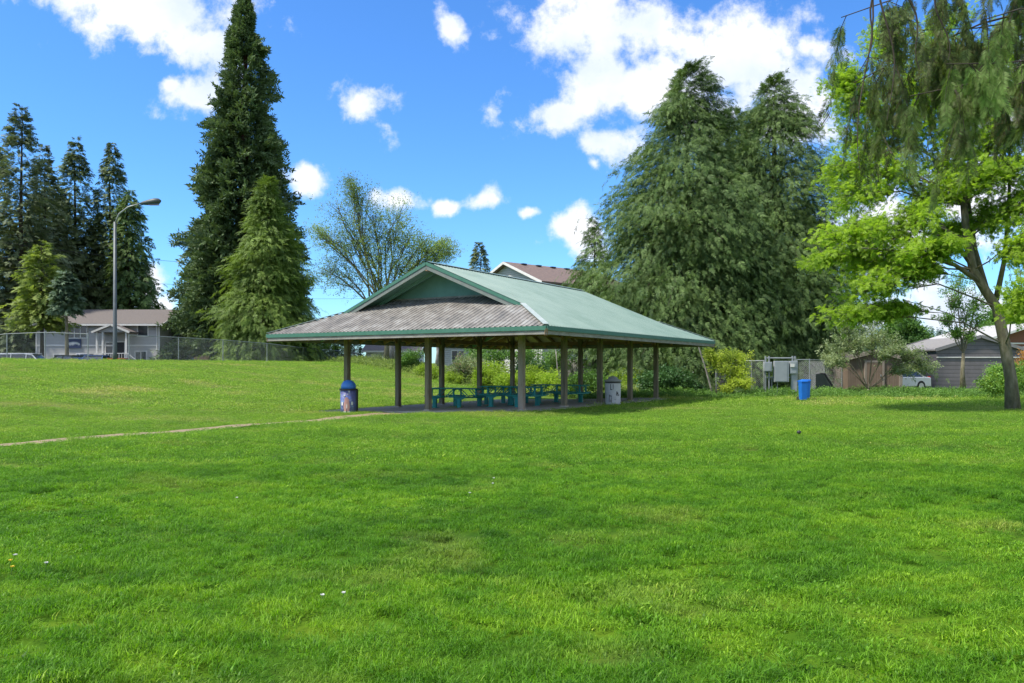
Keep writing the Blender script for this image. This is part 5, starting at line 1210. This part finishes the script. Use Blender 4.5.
# a few dead bare stems
for (x0,y0,x1,y1,Y) in ((885,0,892,120,8.9),(868,-5,862,170,9.1),(905,-5,925,70,8.6),(940,-10,945,60,8.4),(878,0,858,75,9.0)):
    q=[Vector(PN(x0+(x1-x0)*f+6*math.sin(f*5+x0),y0+(y1-y0)*f,Y)) for f in np.linspace(0,1,9)]; tbm.tube(q,[.012*(1-f*.7) for f in np.linspace(0,1,9)],5,False)
v_,t__=place(FR_near,np.array(Ls),np.array(Ds),np.array(Ss)*1.25,np.array(Rl),np.array(Ts))
tbm.build('trunk',M_bark,oc,smooth=True); quads_obj('crown',v_,t__,M_hang,oc)

# ------------------------------------------------------------------ small things on the lawn
bxx,byy=XY(799,17.6); bzz=GZ(bxx,byy)
bm_=MB(); bm_.lathe((bxx,byy,bzz+.01),[(.045*math.sin(math.pi*(i+.5)/8)+.001,.045-.045*math.cos(math.pi*(i+.5)/8)) for i in range(8)],14)
tag(bm_.build('ball',M_black,smooth=True),'small black ball lying on the lawn','ball')
def dande(px,py,label,kind,first=None):
    Y_=1160/(py-YH); X_=XY(px,Y_)[0]; z_=GZ(X_,Y_)
    o=thing('dandelion' if kind else 'daisy',label,'flower',(X_,Y_,z_),group='small flowers in the lawn')
    MB().tube([(X_,Y_,z_),(X_+.01,Y_,z_+.05)],.0025,5).build('stem',M_green if False else mat('stem_green',(.1,.2,.04),(.08,.16,.03),.7,9),o)
    h=MB(); n=12
    for k in range(n):
        a=k*6.283/n; fs_=.012*(1+.3*math.sin(k*2.7+px)); h.prism([(X_+.01,Y_,z_+.050),(X_+.01+fs_*.8*math.cos(a-.25),Y_+fs_*.8*math.sin(a-.25),z_+.058),(X_+.01+fs_*math.cos(a),Y_+fs_*math.sin(a),z_+.061),(X_+.01+fs_*.8*math.cos(a+.25),Y_+fs_*.8*math.sin(a+.25),z_+.058)],(0,0,.004))
    h.build('flower_head',mat('dandelion_yellow',(.75,.6,.05),(.7,.5,.03),.6,9) if kind else M_white,o)
dande(9,573,'yellow dandelion in the lawn near the left photo edge',1); dande(11,580,'second yellow dandelion just below the first at the left edge',1)
dande(45,576,'white flower right of the two dandelions',0); dande(14,567,'white flower just above the two dandelions',0)
dande(236,501,'white flower alone in the mid-left lawn',0); dande(321,603,'white flower alone in the lower middle-left lawn',0)
dande(469,498,'white flower in the central lawn',0); dande(492,488,'white flower highest in the central lawn',0); dande(493,482,'tiny white flower just above the central one',0); dande(342,600,'white flower right of the lower middle-left one',0)

for o in scene.objects:
    if o.get('group')=='none': del o['group']
